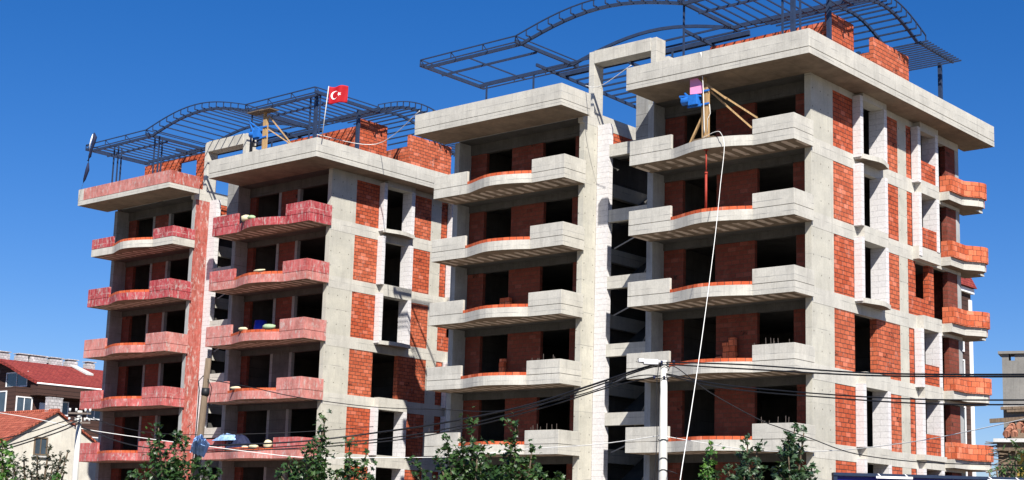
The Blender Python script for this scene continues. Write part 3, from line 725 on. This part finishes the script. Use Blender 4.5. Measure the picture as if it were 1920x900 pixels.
m = MB(); m.tube([(.46, -.12, 1.9), (.5, -.2, 1.6), (.38, -.2, 1.3), (.26, -.14, .9)], [.015, .05, .035, .01], 8); m.build('white_stripe', M['white'], t)
m = MB(); m.tube([(-.28, -.05, -1.0), (-.75, -.0, -2.0)], .008, 4); m.build('cord', M['black'], t)

# sacks, barrel, tarpaulins on the red balconies
def sack(b, u, v, z, r, sq, mat, label, seed, rz=0.3):
    m = MB(); r = r * .72; m.blob((0, 0, r * sq[2] * .85), r, seed, 0, sq, .12); o = m.build('sack', mat); o.location = on(b, u, v, z); o.rotation_euler = (0, 0, rz - PHI)
    return tag(o, label, 'sack', 'sacks left on the red balconies')
zc = .43
sack(1, 4.55, -1.85, zc, .40, (1, .7, .65), M['sack'], 'cream sack slumped on the highest red balcony of the left block', 1)
sack(1, 3.95, -1.95, zc, .34, (1, .7, .5), M['sack_g'], 'green sack lying beside the cream one on the highest red balcony', 2)
sack(1, 3.05, -1.95, -3 + .56, .40, (1.5, .55, .28), M['sack'], 'flat cream sack on the second red balcony from the top', 3, 0)
sack(1, 4.05, -2.0, -6 + .56, .34, (1.1, .6, .42), M['sack'], 'squat cream sack beside the blue barrel', 4)
sack(1, 2.3, -1.75, -6 + .56, .46, (1.25, .5, .42), M['sack_g'], 'pale sack leaning against the red parapet, same balcony as the barrel', 5)
sack(1, 4.55, -1.85, -9 + .56, .33, (1.4, .6, .35), M['sack'], 'cream sack alone on the brick kerb, two balconies below the barrel top', 6)
sack(1, 3.35, -2.0, -12 + .5, .24, (1.2, .6, .45), M['sack'], 'small cream sack, left one on the lowest visible red balcony', 7)
sack(1, 2.75, -1.95, -12 + .5, .33, (1.2, .6, .45), M['sack'], 'cream sack in the middle of the lowest visible red balcony', 8)
sack(1, 2.05, -1.6, -12 + .5, .36, (1, .6, .95), M['sack'], 'tall cream sack against the parapet of the lowest visible red balcony', 9)
m = MB(); m.tube([(0, 0, 0), (0, 0, .3), (0, 0, .34), (0, 0, .62), (0, 0, .66), (0, 0, .95)], [.32, .34, .36, .36, .34, .32], 20); o = m.build('barrel', M['barrel']); o.location = on(1, 4.9, -.15, -6 + .42); tag(o, 'blue plastic barrel standing on a red balcony', 'barrel')
def stack(b, u, v, z, cols, label, seed):
    rd = random.Random(seed); m = MB()
    for i, h in enumerate(cols):
        for j in range(h): x = i * .31 + rd.uniform(-.02, .02); y = rd.uniform(-.02, .02); m.box(x, x + .29, y, y + .19, j * .187, j * .187 + .183)
    o = m.build('brick_stack', M['brick_big']); o.location = on(b, u, v, z); o.rotation_euler = (0, 0, -PHI); return tag(o, label, 'brick stack', 'clay block stacks on the balconies')
stack(0, 5.05, .55, -9 + .421, [2, 3, 6, 7], 'stepped clay block stack beside the door, two balconies above the lamp pole cable', 1)
stack(0, 3.1 + 11.38 + 2.1, .5, -6 + .421, [5, 5], 'orange clay block stack in the left grey wing doorway, third balcony down', 2)
stack(0, 3.2 + 11.38 + 2.0, .6, -9 + .421, [6], 'single column of clay blocks in the left grey wing doorway, fourth balcony down', 3)
# rumpled sheets on the lowest balcony
def sheet(name, mat, b, u, v, z, w_, d_, h_, label, seed, cat='tarpaulin'):
    rd = random.Random(seed); m = MB(); nx, ny = 14, 8
    f = [[Vector((w_ * (i / nx - .5), d_ * (j / ny - .5) + rd.uniform(-.03, .03), h_ * math.sin(math.pi * i / nx) ** .6 * math.sin(math.pi * j / ny) ** .5 * (1 + rd.uniform(-.35, .25)))) for j in range(ny + 1)] for i in range(nx + 1)]
    g = [[m.bm.verts.new(f[i][j]) for j in range(ny + 1)] for i in range(nx + 1)]
    for i in range(nx):
        for j in range(ny): m.bm.faces.new((g[i][j], g[i + 1][j], g[i + 1][j + 1], g[i][j + 1]))
    o = m.build(name, mat); o.location = on(b, u, v, z); o.rotation_euler = (0, 0, -PHI); s_ = o.modifiers.new('s', 'SOLIDIFY'); s_.thickness = .02
    return tag(o, label, cat)
sheet('tarpaulin', M['cloth_b'], 1, 5.6, -1.3, -12 + .95, 1.6, .8, .35, 'crumpled pale blue tarpaulin on the lowest red balcony', 4)
sheet('tarpaulin', M['navy'], 1, 4.7, -1.2, -12 + .55, 1.5, .9, .62, 'dark navy tarpaulin heaped on the lowest red balcony', 5)

# ------------------------------------------------------------------ utility poles and cables
pb = px(1245, 688, 45); pb.z = 0
t = thing('utility_pole', 'tall pale concrete utility pole with street lamp in front of the grey block', 'utility pole', tuple(pb))
ht = px(1245, 676, 45).z
m = MB(); m.tube([(0, 0, 0), (0, 0, ht * .5), (0, 0, ht)], [.17, .135, .10], 16); m.build('shaft', M['pole'], t)
m = MB(); m.bar((-.35, 0, ht - .02), (.1, 0, ht - .04), .05, .05); m.box(-.62, -.18, -.12, .12, ht - .14, ht + .02); m.prism([(-.78, -.1), (-.6, -.12), (-.6, .12), (-.78, .1)], ht - .08, ht + .03); m.build('street_lamp_head', M['cloth_w'], t, bevel=.02)
m = MB(); rr = random.Random(3)
for zz in (ht - .1, ht - .18, ht - .55, ht - 2.4, ht - 2.95, ht - 3.3):
    m.tube([(.15 * math.cos(q), .15 * math.sin(q), zz + .03 * math.sin(q * 3)) for q in [i * math.pi / 5 for i in range(11)]], .012, 5)
m.tube([(-.16, -.1, ht - .1), (-.22, -.1, ht - .6), (-.2, -.12, ht - 2.5), (-.28, -.1, ht - 4), (-.26, -.1, ht - 5.5)], .014, 5)
m.tube([(.1, -.1, ht - 3.3), (.3, -.1, ht - 3.35), (.42, -.1, ht - 3.4)], .012, 5); m.tube([(-.45, 0, ht + .02), (-.8, 0, ht + .04), (-.85, 0, ht - .06), (-.6, 0, ht - .1)], .01, 5)
m.build('wire_tie', M['black'], t)
m = MB()
for dx, dz in ((-.3, -.58), (.0, -.58), (.28, -.1), (-.08, -.12)): m.tube([(dx, -.1, ht + dz), (dx, -.1, ht + dz + .1)], .035, 8)
m.build('insulator', M['navy'], t)
pl = px(150, 770, 52); hl = pl.z; pl.z = 0
t = thing('utility_pole', 'slim pale concrete utility pole with crossarms beside the cream house', 'utility pole', tuple(pl))
m = MB(); m.tube([(0, 0, 0), (0, 0, hl)], [.13, .085], 14); m.build('shaft', M['pole'], t)
m = MB()
for dz in (.0, -.32): m.bar((-.38, -.1, hl + dz - .1), (.42, -.1, hl + dz - .1), .06, .06)
m.build('crossarm', M['rebar'], t)
m = MB()
for dx in (-.32, -.1, .22, .38):
    for dz in (.02, -.3): m.tube([(dx, -.1, hl + dz - .06), (dx, -.1, hl + dz + .05)], .04, 8)
m.build('insulator', M['ledge'], t)
pw = px(391, 672, 50); hw = pw.z; pw.z = 0
t = thing('utility_pole', 'rough dark timber utility pole in front of the white stair pier', 'utility pole', tuple(pw), 0)
m = MB(); m.tube([(-.32, 0, 0), (-.16, 0, hw * .5), (0, 0, hw)], [.15, .125, .10], 12); m.build('shaft', M['wood_old'], t)
m = MB(); m.tube([(-.05, 0, hw - 1.25), (-.03, 0, hw - 1.15), (-.03, 0, hw - 1.0)], [.13, .145, .13], 12); 
m.tube([(-.1, -.15, hw - .6), (-.25, -.2, hw - .8), (-.2, -.2, hw - 1.1), (-.22, -.2, hw - 2.6), (-.3, -.15, hw - 3.8)], .02, 5)
m.tube([(.05, -.15, hw - .7), (.2, -.15, hw - 1.0), (.12, -.15, hw - 1.6)], .015, 5); m.build('tape_wrap', M['black'], t)
# bundle of sheets tied to the timber pole
o = sheet('tarpaulin', M['cloth_w'], 1, 0, 0, 0, .5, .5, .9, 'white and blue plastic sheet tied to the timber pole', 8); o.location = px(375, 840, 49.5)
o.rotation_euler = (1.2, 0.3, 0); o.data.materials[0] = M['cloth_b']

WG = 'overhead cables'
def wire(pts, label, rad=.02, mat='black'): return rope('overhead_cable', [px(*p) for p in pts], rad, M[mat], label, 'cable', 10, WG)
wire([(1243, 681, 45), (1205, 690, 45.3), (1100, 725, 47), (980, 762, 49), (830, 793, 51), (700, 812, 53), (560, 828, 52.5), (384, 836, 50)], 'thick black cable from the lamp pole to the timber pole', .032)
wire([(1243, 684, 45), (1200, 695, 45.3), (1100, 730, 47), (960, 775, 49), (800, 811, 51), (640, 830, 52), (384, 844, 50), (250, 835, 50), (152, 800, 52)], 'black cable just under the thick one, running past the timber pole', .022)
wire([(1245, 703, 45), (1150, 724, 46), (1040, 758, 48), (900, 796, 50), (760, 823, 51.5), (600, 838, 52), (384, 848, 50)], 'lowest black cable sagging left from the lamp pole', .022)
wire([(1245, 706, 45), (1190, 706, 45.6), (1080, 742, 47.5), (940, 770, 50), (830, 768, 52), (700, 763, 53), (560, 745, 52), (470, 726, 51), (394, 712, 50)], 'thin black wire sagging from the top of the timber pole', .016)
wire([(1247, 679, 45), (1400, 684, 42), (1600, 698, 38), (1760, 702, 35), (1960, 702, 31)], 'upper black cable running right across the grey block side', .024)
wire([(1247, 683, 45), (1400, 692, 42), (1600, 703, 38), (1760, 706, 35), (1960, 706, 31)], 'second black cable twinned just below the upper one at right', .024)
wire([(1247, 700, 45), (1360, 722, 42), (1560, 740, 38), (1740, 749, 35), (1960, 750, 31)], 'black cable in the lower pair crossing the right block', .02)
wire([(1247, 702, 45), (1360, 728, 42), (1560, 746, 38), (1740, 757, 35), (1960, 759, 31)], 'lowest of the black cables crossing the right block', .02)
wire([(1252, 696, 45), (1266, 688, 45), (1330, 735, 44), (1420, 785, 43), (1460, 801, 42.5), (1520, 822, 41), (1600, 850, 39), (1720, 866, 37), (1880, 872, 34), (1960, 872, 32)], 'loose thin black wire drooping behind the maple tops', .014)
wire([(1960, 777, 31), (1800, 812, 34), (1700, 830, 37), (1560, 845, 40), (1420, 845, 42), (1330, 832, 44), (1247, 818, 45)], 'white wire rising to the right edge across the grey block', .011, 'white_rope')
wire([(1243, 816, 45), (1120, 833, 47), (990, 842, 49), (850, 856, 50), (700, 858, 51), (560, 857, 51), (383, 836, 50), (260, 820, 51), (150, 803, 52), (60, 784, 54), (-40, 768, 56)], 'long white wire running left past the timber pole to the cream house', .013, 'white_rope')
wire([(152, 781, 52), (110, 793, 50), (50, 812, 48), (-40, 832, 45)], 'upper of the black wires in front of the cream gable', .016)
wire([(152, 786, 52), (110, 803, 50), (40, 828, 48), (-40, 848, 45)], 'middle black wire in front of the cream gable', .022)
wire([(152, 792, 52), (110, 810, 50), (40, 833, 48), (-40, 858, 45)], 'lowest black wire in front of the cream gable', .022)
wire([(152, 778, 52), (260, 808, 51), (384, 815, 50), (560, 810, 51), (700, 800, 52)], 'thin black wire passing the red balconies at lamp height', .012)

# ------------------------------------------------------------------ neighbouring houses
def grid(u, v): return OA + UV_ * u + VV_ * v
def window(m_parent, f, u, v0, v1, z0, z1, face, fm, gm, mull=True):
    """window on a wall; face 'side' -> wall plane u, spans v ; 'front' -> wall plane v, spans u"""
    m = MB(f); g = MB(f); t_ = .09
    def bx(mm, s0, s1, a0, a1, d0, d1):
        if face == 'side': mm.box(u - d1, u - d0, s0, s1, a0, a1)
        else: mm.box(s0, s1, u - d1, u - d0, a0, a1)
    bx(m, v0, v0 + t_, z0, z1, .0, .07); bx(m, v1 - t_, v1, z0, z1, .0, .07); bx(m, v0 + t_, v1 - t_, z1 - t_, z1, .0, .07); bx(m, v0 + t_, v1 - t_, z0, z0 + t_, .0, .07)
    if mull: bx(m, (v0 + v1) / 2 - .03, (v0 + v1) / 2 + .03, z0 + t_, z1 - t_, .01, .06)
    o = m.build('window', fm, m_parent); bx(g, v0 + t_, v1 - t_, z0 + t_, z1 - t_, .002, .02); g.build('pane', gm, o)
# cream gabled house: gable wall faces the side, ridge runs left
def lh(p): return (-p[0], p[1], p[2])
t = thing('gabled_house', 'small cream house with red tile roof and one brown window in its gable', 'house', tuple(grid(60, 5.2)), -PHI)
H0, HA, hv = 6.7, 9.08, 4.0
m = MB(lh); m.solid([(0, -hv, 0), (0, hv, 0), (0, hv, H0), (0, 0, HA - .05), (0, -hv, H0)], [(11, -hv, 0), (11, hv, 0), (11, hv, H0), (11, 0, HA - .05), (11, -hv, H0)]); m.build('wall', M['render_w'], t)
sl = (HA - H0) / hv; e = .35
m = MB(lh)
for sg in (-1, 1): m.solid([(-.18, 0, HA + .0), (11.2, 0, HA + .0), (11.2, sg * (hv + e), H0 - sl * e), (-.18, sg * (hv + e), H0 - sl * e)], [(-.18, 0, HA + .14), (11.2, 0, HA + .14), (11.2, sg * (hv + e), H0 - sl * e + .14), (-.18, sg * (hv + e), H0 - sl * e + .14)])
rf = m.build('roof', M['redtile'], t)
m = MB(lh); m.tube([(-.2, 0, HA + .14), (11.2, 0, HA + .14)], .11, 8); m.build('ridge', M['redtile'], rf)
m = MB(lh); m.box(.9, 1.35, -.1, .95, HA - .4, HA + 1.0); m.box(.88, 1.37, -.12, .97, HA + 1.0, HA + 1.06); m.build('chimney', M['stone'], rf)
window(t, lh, 0, -1.55, -.55, 6.15, 7.35, 'side', M['wood_old'], M['glass'])
m = MB(lh); m.box(-.16, 0, -1.7, -.4, 6.02, 6.12); m.build('window_sill', M['ledge'], t)
# brown house with dark red roof
BU = 78.0
t = thing('brown_house', 'large dark brown house with maroon roof and a row of grey chimneys', 'house', tuple(grid(BU, 12.7)), -PHI)
W2, L2 = 15.0, 24.0; E2 = Z1 - 5.55
m = MB(lh); m.box(0.0, W2, 0, L2, 0, E2 + .5); m.build('wall', M['brown'], t)
# roof with curved verge: profile over u, extruded along v
prof = [(-1.0, E2 + .75), (1.2, E2 + 1.45), (3.4, E2 + 2.3), (5.2, E2 + 2.85), (7.5, E2 + 3.1), (9.8, E2 + 2.85), (11.6, E2 + 2.3), (13.8, E2 + 1.45), (16, E2 + .75)]
m = MB(lh)
for (a_, b_) in zip(prof, prof[1:]):
    m.solid([(a_[0], 1.2, a_[1]), (b_[0], 1.2, b_[1]), (b_[0], L2 + 1, b_[1]), (a_[0], L2 + 1, a_[1])], [(a_[0], 1.2, a_[1] + .28), (b_[0], 1.2, b_[1] + .28), (b_[0], L2 + 1, b_[1] + .28), (a_[0], L2 + 1, a_[1] + .28)])
rf = m.build('roof', M['darkred'], t)
m = MB(lh)
m.solid([(p[0] , 2.1, p[1] - .01) for p in prof] + [(15.0, 2.1, E2 + .2), (0.0, 2.1, E2 + .2)], [(p[0], L2 - .02, p[1] - .01) for p in prof] + [(15.0, L2 - .02, E2 + .2), (0.0, L2 - .02, E2 + .2)]); m.build('gable', M['brown'], t)
m = MB(lh); m.box(-1.1, -.001, 1.3, L2 + 1, E2 - .1, E2 + .74); m.build('eaves_box', M['brown'], t)
m = MB(lh); m.tube([(-1.1, 1.2, E2 + .82), (-1.1, L2 + 1, E2 + .82)], .07, 8); m.build('gutter', M['white'], t)
for vv, ln in ((2.4, 1.0), (4.25, .85), (5.3, 1.6), (7.3, 1.15), (9.0, .95), (11.0, .7), (14.2, 1.4)):
    m = MB(lh); m.box(7.0, 7.8, vv, vv + ln, E2 + 2.9, E2 + 3.82); m.box(7.1, 7.7, vv + .1, vv + ln - .1, E2 + 3.82, E2 + 3.93); m.box(6.93, 7.87, vv - .07, vv + ln + .07, E2 + 3.93, E2 + 4.0); m.build('chimney', M['stone'], rf)
m = MB(lh); m.solid([(2.6, 8.0, E2 + 2.3), (5.2, 8.0, E2 + 3.2), (5.2, 8.7, E2 + 3.2), (2.6, 8.7, E2 + 2.3)], [(2.6, 8.0, E2 + 2.45), (5.2, 8.0, E2 + 3.3), (5.2, 8.7, E2 + 3.3), (2.6, 8.7, E2 + 2.45)]); m.build('roof_window', M['ledge'], rf)
for v0, v1, z0, z1 in ((.1, 1.55, E2 - 1.7, E2 - .25), (3.4, 4.85, E2 - 1.5, E2 - .35), (6.6, 8.0, E2 - 1.6, E2 - .35), (.1, 1.55, E2 - 4.9, E2 - 3.2), (3.4, 4.85, E2 - 4.9, E2 - 3.2), (5.7, 8.0, E2 - 4.9, E2 - 3.0)):
    window(t, lh, 0, v0, v1, z0, z1, 'side', M['white'], M['glass'])
for u0, u1 in ((1.2, 4.2), (6.0, 8.4)): window(t, lh, 0, u0, u1, E2 - 1.8, E2 + .2, 'front', M['white'], M['glass'])
window(t, lh, 2.1, 1.8, 5.0, E2 + .75, E2 + 2.0, 'front', M['white'], M['glass'])
for vv in (2.2, 9.0, 15.0, 19.0):
    m = MB(lh); m.box(-.12, -.001, vv, vv + .45, 0, E2 - .61); m.build('pilaster', M['white'], t)
# brown block behind the grey block
RB = px(1824, 700, 96); RB.z = 0
t = thing('brown_block', 'tall brown apartment block with white corner strips behind the grey block', 'building', tuple(RB), -PHI)
m = MB(lh); hh = px(1810, 552, 96).z
m.box(0.02, 12, -12, -0.02, 0, hh); m.build('wall', M['brown'], t)
m = MB(lh); m.box(-.05, .015, -.4, .03, 0, hh - .4); m.box(-.05, .015, -12.03, -11.6, 0, hh - .4); m.build('corner_strip', M['white'], t)
m = MB(lh); m.box(-.2, 12.4, -12.3, .1, hh, hh + .3); m.build('gutter', M['white'], t)
m = MB(lh); m.solid([(-.4, -12.3, hh + .351), (12.3, -12.3, hh + .351), (12.3, .1, hh + .351), (-.4, .1, hh + .351)], [(1.0, -11, hh + 3.4), (11, -11, hh + 3.4), (11, -.3, hh + 3.4), (1.0, -.3, hh + 3.4)]); m.build('roof', M['darkred'], t)
for k in range(5):
    window(t, lh, 0, -2.6, -1.3, hh - 3.9 - 3 * k, hh - 1.4 - 3 * k, 'side', M['white'], M['glass'])
    window(t, lh, 0, -6.6, -5.0, hh - 3.2 - 3 * k, hh - 1.5 - 3 * k, 'side', M['white'], M['glass'])
m = MB(lh); m.tube([(-.03, .1, hh - 10.5), (-1.1, .1, hh - 10.5)], .07, 6); m.build('flue_pipe', M['white'], t)

# half-collapsed house on the right
RD = 50
rp = px(1866, 828, RD); zr = rp.z
t = thing('ruined_house', 'half collapsed yellow house with broken tile roof and tall grey chimney', 'house', (rp.x, rp.y, 0), -.42)
m = MB(); m.box(.35, 9, .5, 9, 0, zr - .35); m.build('wall', M['yellow'], t)
m = MB(); m.box(-.05, 9, -.1, 9, zr - .02, zr + .1); m.build('eaves_board', M['ledge'], t)
m = MB(); m.box(.05, 9, 0.05, .45, zr - .3, zr - .03); m.build('soffit_board', M['wood_old'], t)
rr = random.Random(4); m = MB()
for i in range(38): x = rr.uniform(-.3, .35); zz = zr - rr.uniform(.0, 1.0 + .8 * max(0, x)); m.bar((x + .5, .2, zz), (x + rr.uniform(-.1, .2), rr.uniform(-.1, .1), zz - rr.uniform(-.1, .25)), .03)
m.prism([(.05, .3), (.6, .3), (.6, .6), (.05, .6)], zr - 1.3, zr - .3); m.build('broken_lath', M['wood_old'], t)
def slope(x, y): return zr + .12 + y * .48
m = MB(); n = 0
for row in range(9):
    for c in range(34):
        x = .35 + c * .25 + (row * .06); y = .1 + row * .32
        if rr.random() < (.35 if c < 3 else .12) or (row in (3, 4) and c < 5): continue
        j = rr.uniform(-.05, .05)
        pts = []
        m.tube([(x, y, slope(x, y) + .06 + j), (x + j, y + .38, slope(x, y + .38) + .03 + j)], [.125, .10], 8)
m.build('roof_tile', M['oldtile'], t)
m = MB(); m.solid([(.5, .1, zr + .1), (9, .1, zr + .1), (9, 3.3, slope(0, 3.3) - .08), (.8, 3.3, slope(0, 3.3) - .08)], [(.5, .1, zr + .16), (9, .1, zr + .16), (9, 3.3, slope(0, 3.3) - .02), (.8, 3.3, slope(0, 3.3) - .02)])
for (xa, za) in ((.3, 1.1), (.45, .75), (.25, .35), (.5, 1.2), (.4, .55)): m.bar((xa, 1.0, zr + za), (1.6, 1.1, zr + za + .05), .13, .08)
m.bar((-.25, .8, zr + .75), (.9, .9, zr + .83), .16, .14); m.bar((.1, 1.0, zr + 1.2), (.9, 1.05, zr + 1.22), .13, .1); m.build('roof_deck', M['wood_old'], t)
cp = px(1893, 756, RD) ; cx = cp.x - rp.x
cx = cx - .35
m = MB(); m.box(cx, cx + 1.0, 1.2, 2.0, cp.z - 1.5, cp.z + 1.55); m.build('chimney', M['grey_render'], t)
m = MB(); m.box(cx, cx + 1.0, 1.15, 2.05, cp.z - .15, cp.z - .0); m.build('flashing', M['ledge'], t)
m = MB(); m.box(cx, cx + .22, 1.2, 2.0, cp.z + 1.551, cp.z + 1.78); m.box(cx + .42, cx + 1.0, 1.2, 2.0, cp.z + 1.551, cp.z + 1.78); m.box(cx - .12, cx + 1.15, 1.1, 2.1, cp.z + 1.781, cp.z + 1.87); m.build('chimney_cap', M['grey_render'], t)

# blue shop sign
s0 = px(1561, 886, 30); s1 = px(1905, 893, 30)
t = thing('shop_sign', 'long blue shop sign panel with dark frame and white tube lamps', 'sign', (s0.x, s0.y, 0), math.atan2(s1.y - s0.y, s1.x - s0.x))
ln = (s1 - s0).length; zt = s0.z
m = MB(); m.box(.08, ln, -.04, .05, 1.9, zt - .065); m.build('panel', M['signblue'], t)
m = MB(); m.box(0, ln + .5, -.12, .1, zt - .06, zt); m.box(0, .075, -.1, .08, 1.9, zt - .061)
m.box(.2, .3, -.05, .05, 0, 1.9); m.box(ln - .3, ln - .2, -.05, .05, 0, 1.9); m.build('frame', M['signframe'], t)
for x0 in (.80, 3.0):
    m = MB(); m.box(x0, x0 + .72, -.30, -.24, zt - .10, zt - .055); m.bar((x0 + .08, -.27, zt - .06), (x0 + .08, -.1, zt - .01), .025); m.bar((x0 + .62, -.27, zt - .06), (x0 + .62, -.1, zt - .01), .025); m.build('tube_lamp', M['white'], t)

# ------------------------------------------------------------------ trees
def leaf_star(bm, c, size, rd, lobes=5, up=.35, narrow=False):
    """one palmate (maple) or lance shaped leaf, folded a little at its midrib"""
    n = Vector((rd.uniform(-1, 1), rd.uniform(-1.2, .7), rd.uniform(up, 1.3))).normalized()
    a = n.orthogonal().normalized(); a.rotate(Matrix.Rotation(rd.uniform(0, 6.28), 3, n)); b = n.cross(a)
    if narrow:
        L, Wd = size, size * .24
        P = [(-.5, 0), (-.2, .5), (.2, .42), (.55, 0), (.2, -.42), (-.2, -.5)]
        vs = [bm.verts.new(c + a * (x * L) + b * (y * Wd) - n * (.10 * L * x * x)) for x, y in P]
        bm.faces.new(vs); return
    pts = []
    for i in range(lobes * 2):
        t_ = i / (lobes * 2) * 2 * math.pi * .86 + .45; r = size * (.55 if i % 2 == 0 else .27) * rd.uniform(.9, 1.1)
        pts.append(bm.verts.new(c + a * (r * math.cos(t_)) + b * (r * math.sin(t_)) - n * (.16 * r)))
    ctr = bm.verts.new(c)
    for i in range(len(pts)): bm.faces.new((ctr, pts[i], pts[(i + 1) % len(pts)]))
def tree(name, label, cat, base, shoots, mat, size=.2, dens=26, seed=1, narrow=False, grp=None, rad=.32, trunk=True):
    """shoots: (tip point in world, width) ; every shoot climbs from the trunk to its tip and carries leaves round it"""
    rd = random.Random(seed); base = Vector(base)
    t = thing(name, label, cat, tuple(base), 0, grp)
    fork = base + Vector((0, 0, 1.6)); br = MB(); lf = MB(); cnt = 0
    br.tube([(0, 0, 0), (.03, .02, .7), (0, 0, 1.4)], [.13, .11, .09], 8)
    for tip, wd in shoots:
        tip = Vector(tip); start = fork + Vector((rd.uniform(-.1, .1), rd.uniform(-.1, .1), rd.uniform(-.1, .2)))
        mid = start.lerp(tip, .5) + Vector(((tip.x - start.x) * .18, (tip.y - start.y) * .18, 0)) + Vector((rd.uniform(-.1, .1), rd.uniform(-.1, .1), 0))
        L = (tip - start).length; n = max(6, int(L / .25)); path = []
        for i in range(n + 1):
            s_ = i / n; p = (1 - s_) ** 2 * start + 2 * s_ * (1 - s_) * mid + s_ * s_ * tip
            path.append(p)
        br.tube([p - base for p in path], [.05 * (1 - i / (n + 1)) + .012 for i in range(n + 1)], 6)
        for i, p in enumerate(path):
            s_ = i / n
            if s_ < .12: continue
            R_ = wd * (1.0 - .62 * s_ ** 2.2) * (1 + .25 * math.sin(i * 1.7 + tip.x))
            k = int(2.6 * dens * (L / n) * R_ / .3 * (1 if s_ < .85 else 1.2)) + 3
            for _ in range(k):
                d = Vector((rd.gauss(0, 1), rd.gauss(0, 1), rd.gauss(0, .8))).normalized() * R_ * rd.uniform(.25, 1.05)
                c = p + d
                if c.z < base.z + 1.0: continue
                leaf_star(lf.bm, c - base, size * rd.uniform(.5, .95), rd, narrow=narrow); cnt += 1
            if i % 3 == 1:                     # side twig with a cluster at its end
                d = Vector((rd.uniform(-1, 1), rd.uniform(-1, 1), rd.uniform(.0, .7))).normalized() * R_ * rd.uniform(1.0, 1.5)
                br.tube([p - base, p + d * .6 + Vector((0, 0, -.03)) - base, p + d - base], [.014, .01, .006], 5)
                for _ in range(12): leaf_star(lf.bm, p + d + Vector((rd.gauss(0, .12), rd.gauss(0, .12), rd.gauss(0, .10))) - base, size * rd.uniform(.5, 1.0), rd, narrow=narrow)
    br.build('trunk', M['bark'], t); lf.build('crown', M[mat], t, uv=False, recalc=False)
    return t
def shoots(d, pts, jit=.5, seed=0):
    rd = random.Random(seed); return [(px(x, y, d + rd.uniform(-jit, jit)), w_) for x, y, w_ in pts]
TG = 'young street trees'
def foot(x, d): p = px(x, 900, d); p.z = 0; return p
tree('maple_tree', 'young street tree in front of the timber pole and lowest red balconies', 'tree', foot(325, 42), shoots(42, [(297, 797, .28), (330, 812, .3), (348, 822, .3), (285, 835, .45), (310, 850, .5), (365, 860, .45), (392, 868, .35), (340, 870, .6), (270, 872, .35), (408, 885, .3), (300, 880, .6)], .7, 1), 'leaf', .22, 24, 11, grp=TG)
tree('maple_tree', 'slender street tree rising against the column right of the red balconies', 'tree', foot(590, 42), shoots(42, [(609, 786, .24), (603, 810, .28), (590, 828, .38), (575, 845, .4), (612, 850, .35), (560, 875, .4), (525, 885, .35), (596, 880, .5), (545, 880, .4)], .5, 2), 'leaf', .2, 26, 12, grp=TG)
tree('maple_tree', 'small forked street tree beside the lower orange brick panels', 'tree', foot(660, 42), shoots(42, [(655, 832, .24), (688, 845, .24), (650, 862, .35), (668, 870, .38), (630, 885, .35), (695, 895, .3)], .5, 3), 'leaf', .2, 26, 13, grp=TG)
tree('maple_tree', 'bushy street tree in front of the lowest grey left wing balcony', 'tree', foot(890, 41), shoots(41, [(884, 790, .24), (838, 820, .36), (865, 825, .4), (895, 838, .42), (820, 858, .4), (850, 850, .5), (905, 860, .5), (785, 870, .3), (875, 875, .6), (920, 880, .5), (835, 885, .5), (780, 890, .3)], .8, 4), 'leaf', .21, 26, 14, grp=TG)
tree('maple_tree', 'street tree with three thin tops just left of the white stair pier', 'tree', foot(975, 41), shoots(41, [(966, 794, .22), (958, 825, .28), (998, 842, .3), (950, 855, .4), (980, 865, .45), (1010, 872, .35), (940, 885, .5), (990, 890, .5), (1045, 888, .25)], .6, 5), 'leaf', .21, 26, 15, grp=TG)
tree('maple_tree', 'narrow fresh green maple shoot beside the slanting white rope', 'tree', foot(1330, 38), shoots(38, [(1333, 830, .2), (1330, 850, .22), (1325, 880, .3), (1318, 892, .3)], .3, 6), 'leaf_y', .2, 28, 16, grp=TG)
tree('maple_tree', 'blue green maple with rounded top, second from the white rope', 'tree', foot(1395, 38), shoots(38, [(1402, 830, .18), (1420, 842, .24), (1390, 855, .3), (1405, 865, .38), (1365, 878, .32), (1425, 875, .35), (1395, 885, .45), (1345, 890, .3)], .5, 7), 'leaf_b', .2, 28, 17, grp=TG)
tree('maple_tree', 'tallest blue green maple in front of the grey corner column', 'tree', foot(1480, 38), shoots(38, [(1490, 802, .3), (1478, 812, .26), (1508, 805, .16), (1485, 835, .3), (1478, 850, .34), (1470, 872, .4), (1455, 885, .35), (1495, 890, .4), (1523, 872, .26)], .4, 8), 'leaf_b', .23, 28, 18, grp=TG)
tree('plum_tree', 'dusky purplish leaved tree in front of the cream house', 'tree', foot(70, 40), shoots(40, [(92, 838, .22), (70, 856, .35), (115, 850, .18), (128, 845, .14), (45, 862, .35), (100, 872, .4), (25, 872, .4), (60, 885, .5), (120, 885, .25), (20, 850, .25)], .8, 9), 'leaf_p', .13, 40, 19)
tree('leafy_tree', 'bright green tree cut off by the left edge', 'tree', foot(0, 37), shoots(37, [(5, 828, .3), (22, 850, .3), (-20, 840, .5), (15, 885, .4), (110, 893, .2), (-10, 870, .5)], .5, 10), 'leaf_y', .17, 30, 20)
tree('leafy_tree', 'dark narrow leaved tree in front of the ruined house', 'tree', foot(1905, 36), shoots(36, [(1905, 838, .28), (1922, 850, .4), (1895, 862, .32), (1880, 880, .3), (1915, 880, .5), (1935, 835, .4)], .5, 11), 'leaf', .19, 38, 21, narrow=True)
tree('leafy_shrub', 'small bright shrub top above the blue sign end', 'shrub', foot(1868, 34), shoots(34, [(1868, 878, .2), (1855, 884, .16), (1878, 886, .2)], .3, 12), 'leaf_y', .17, 34, 22, narrow=True)
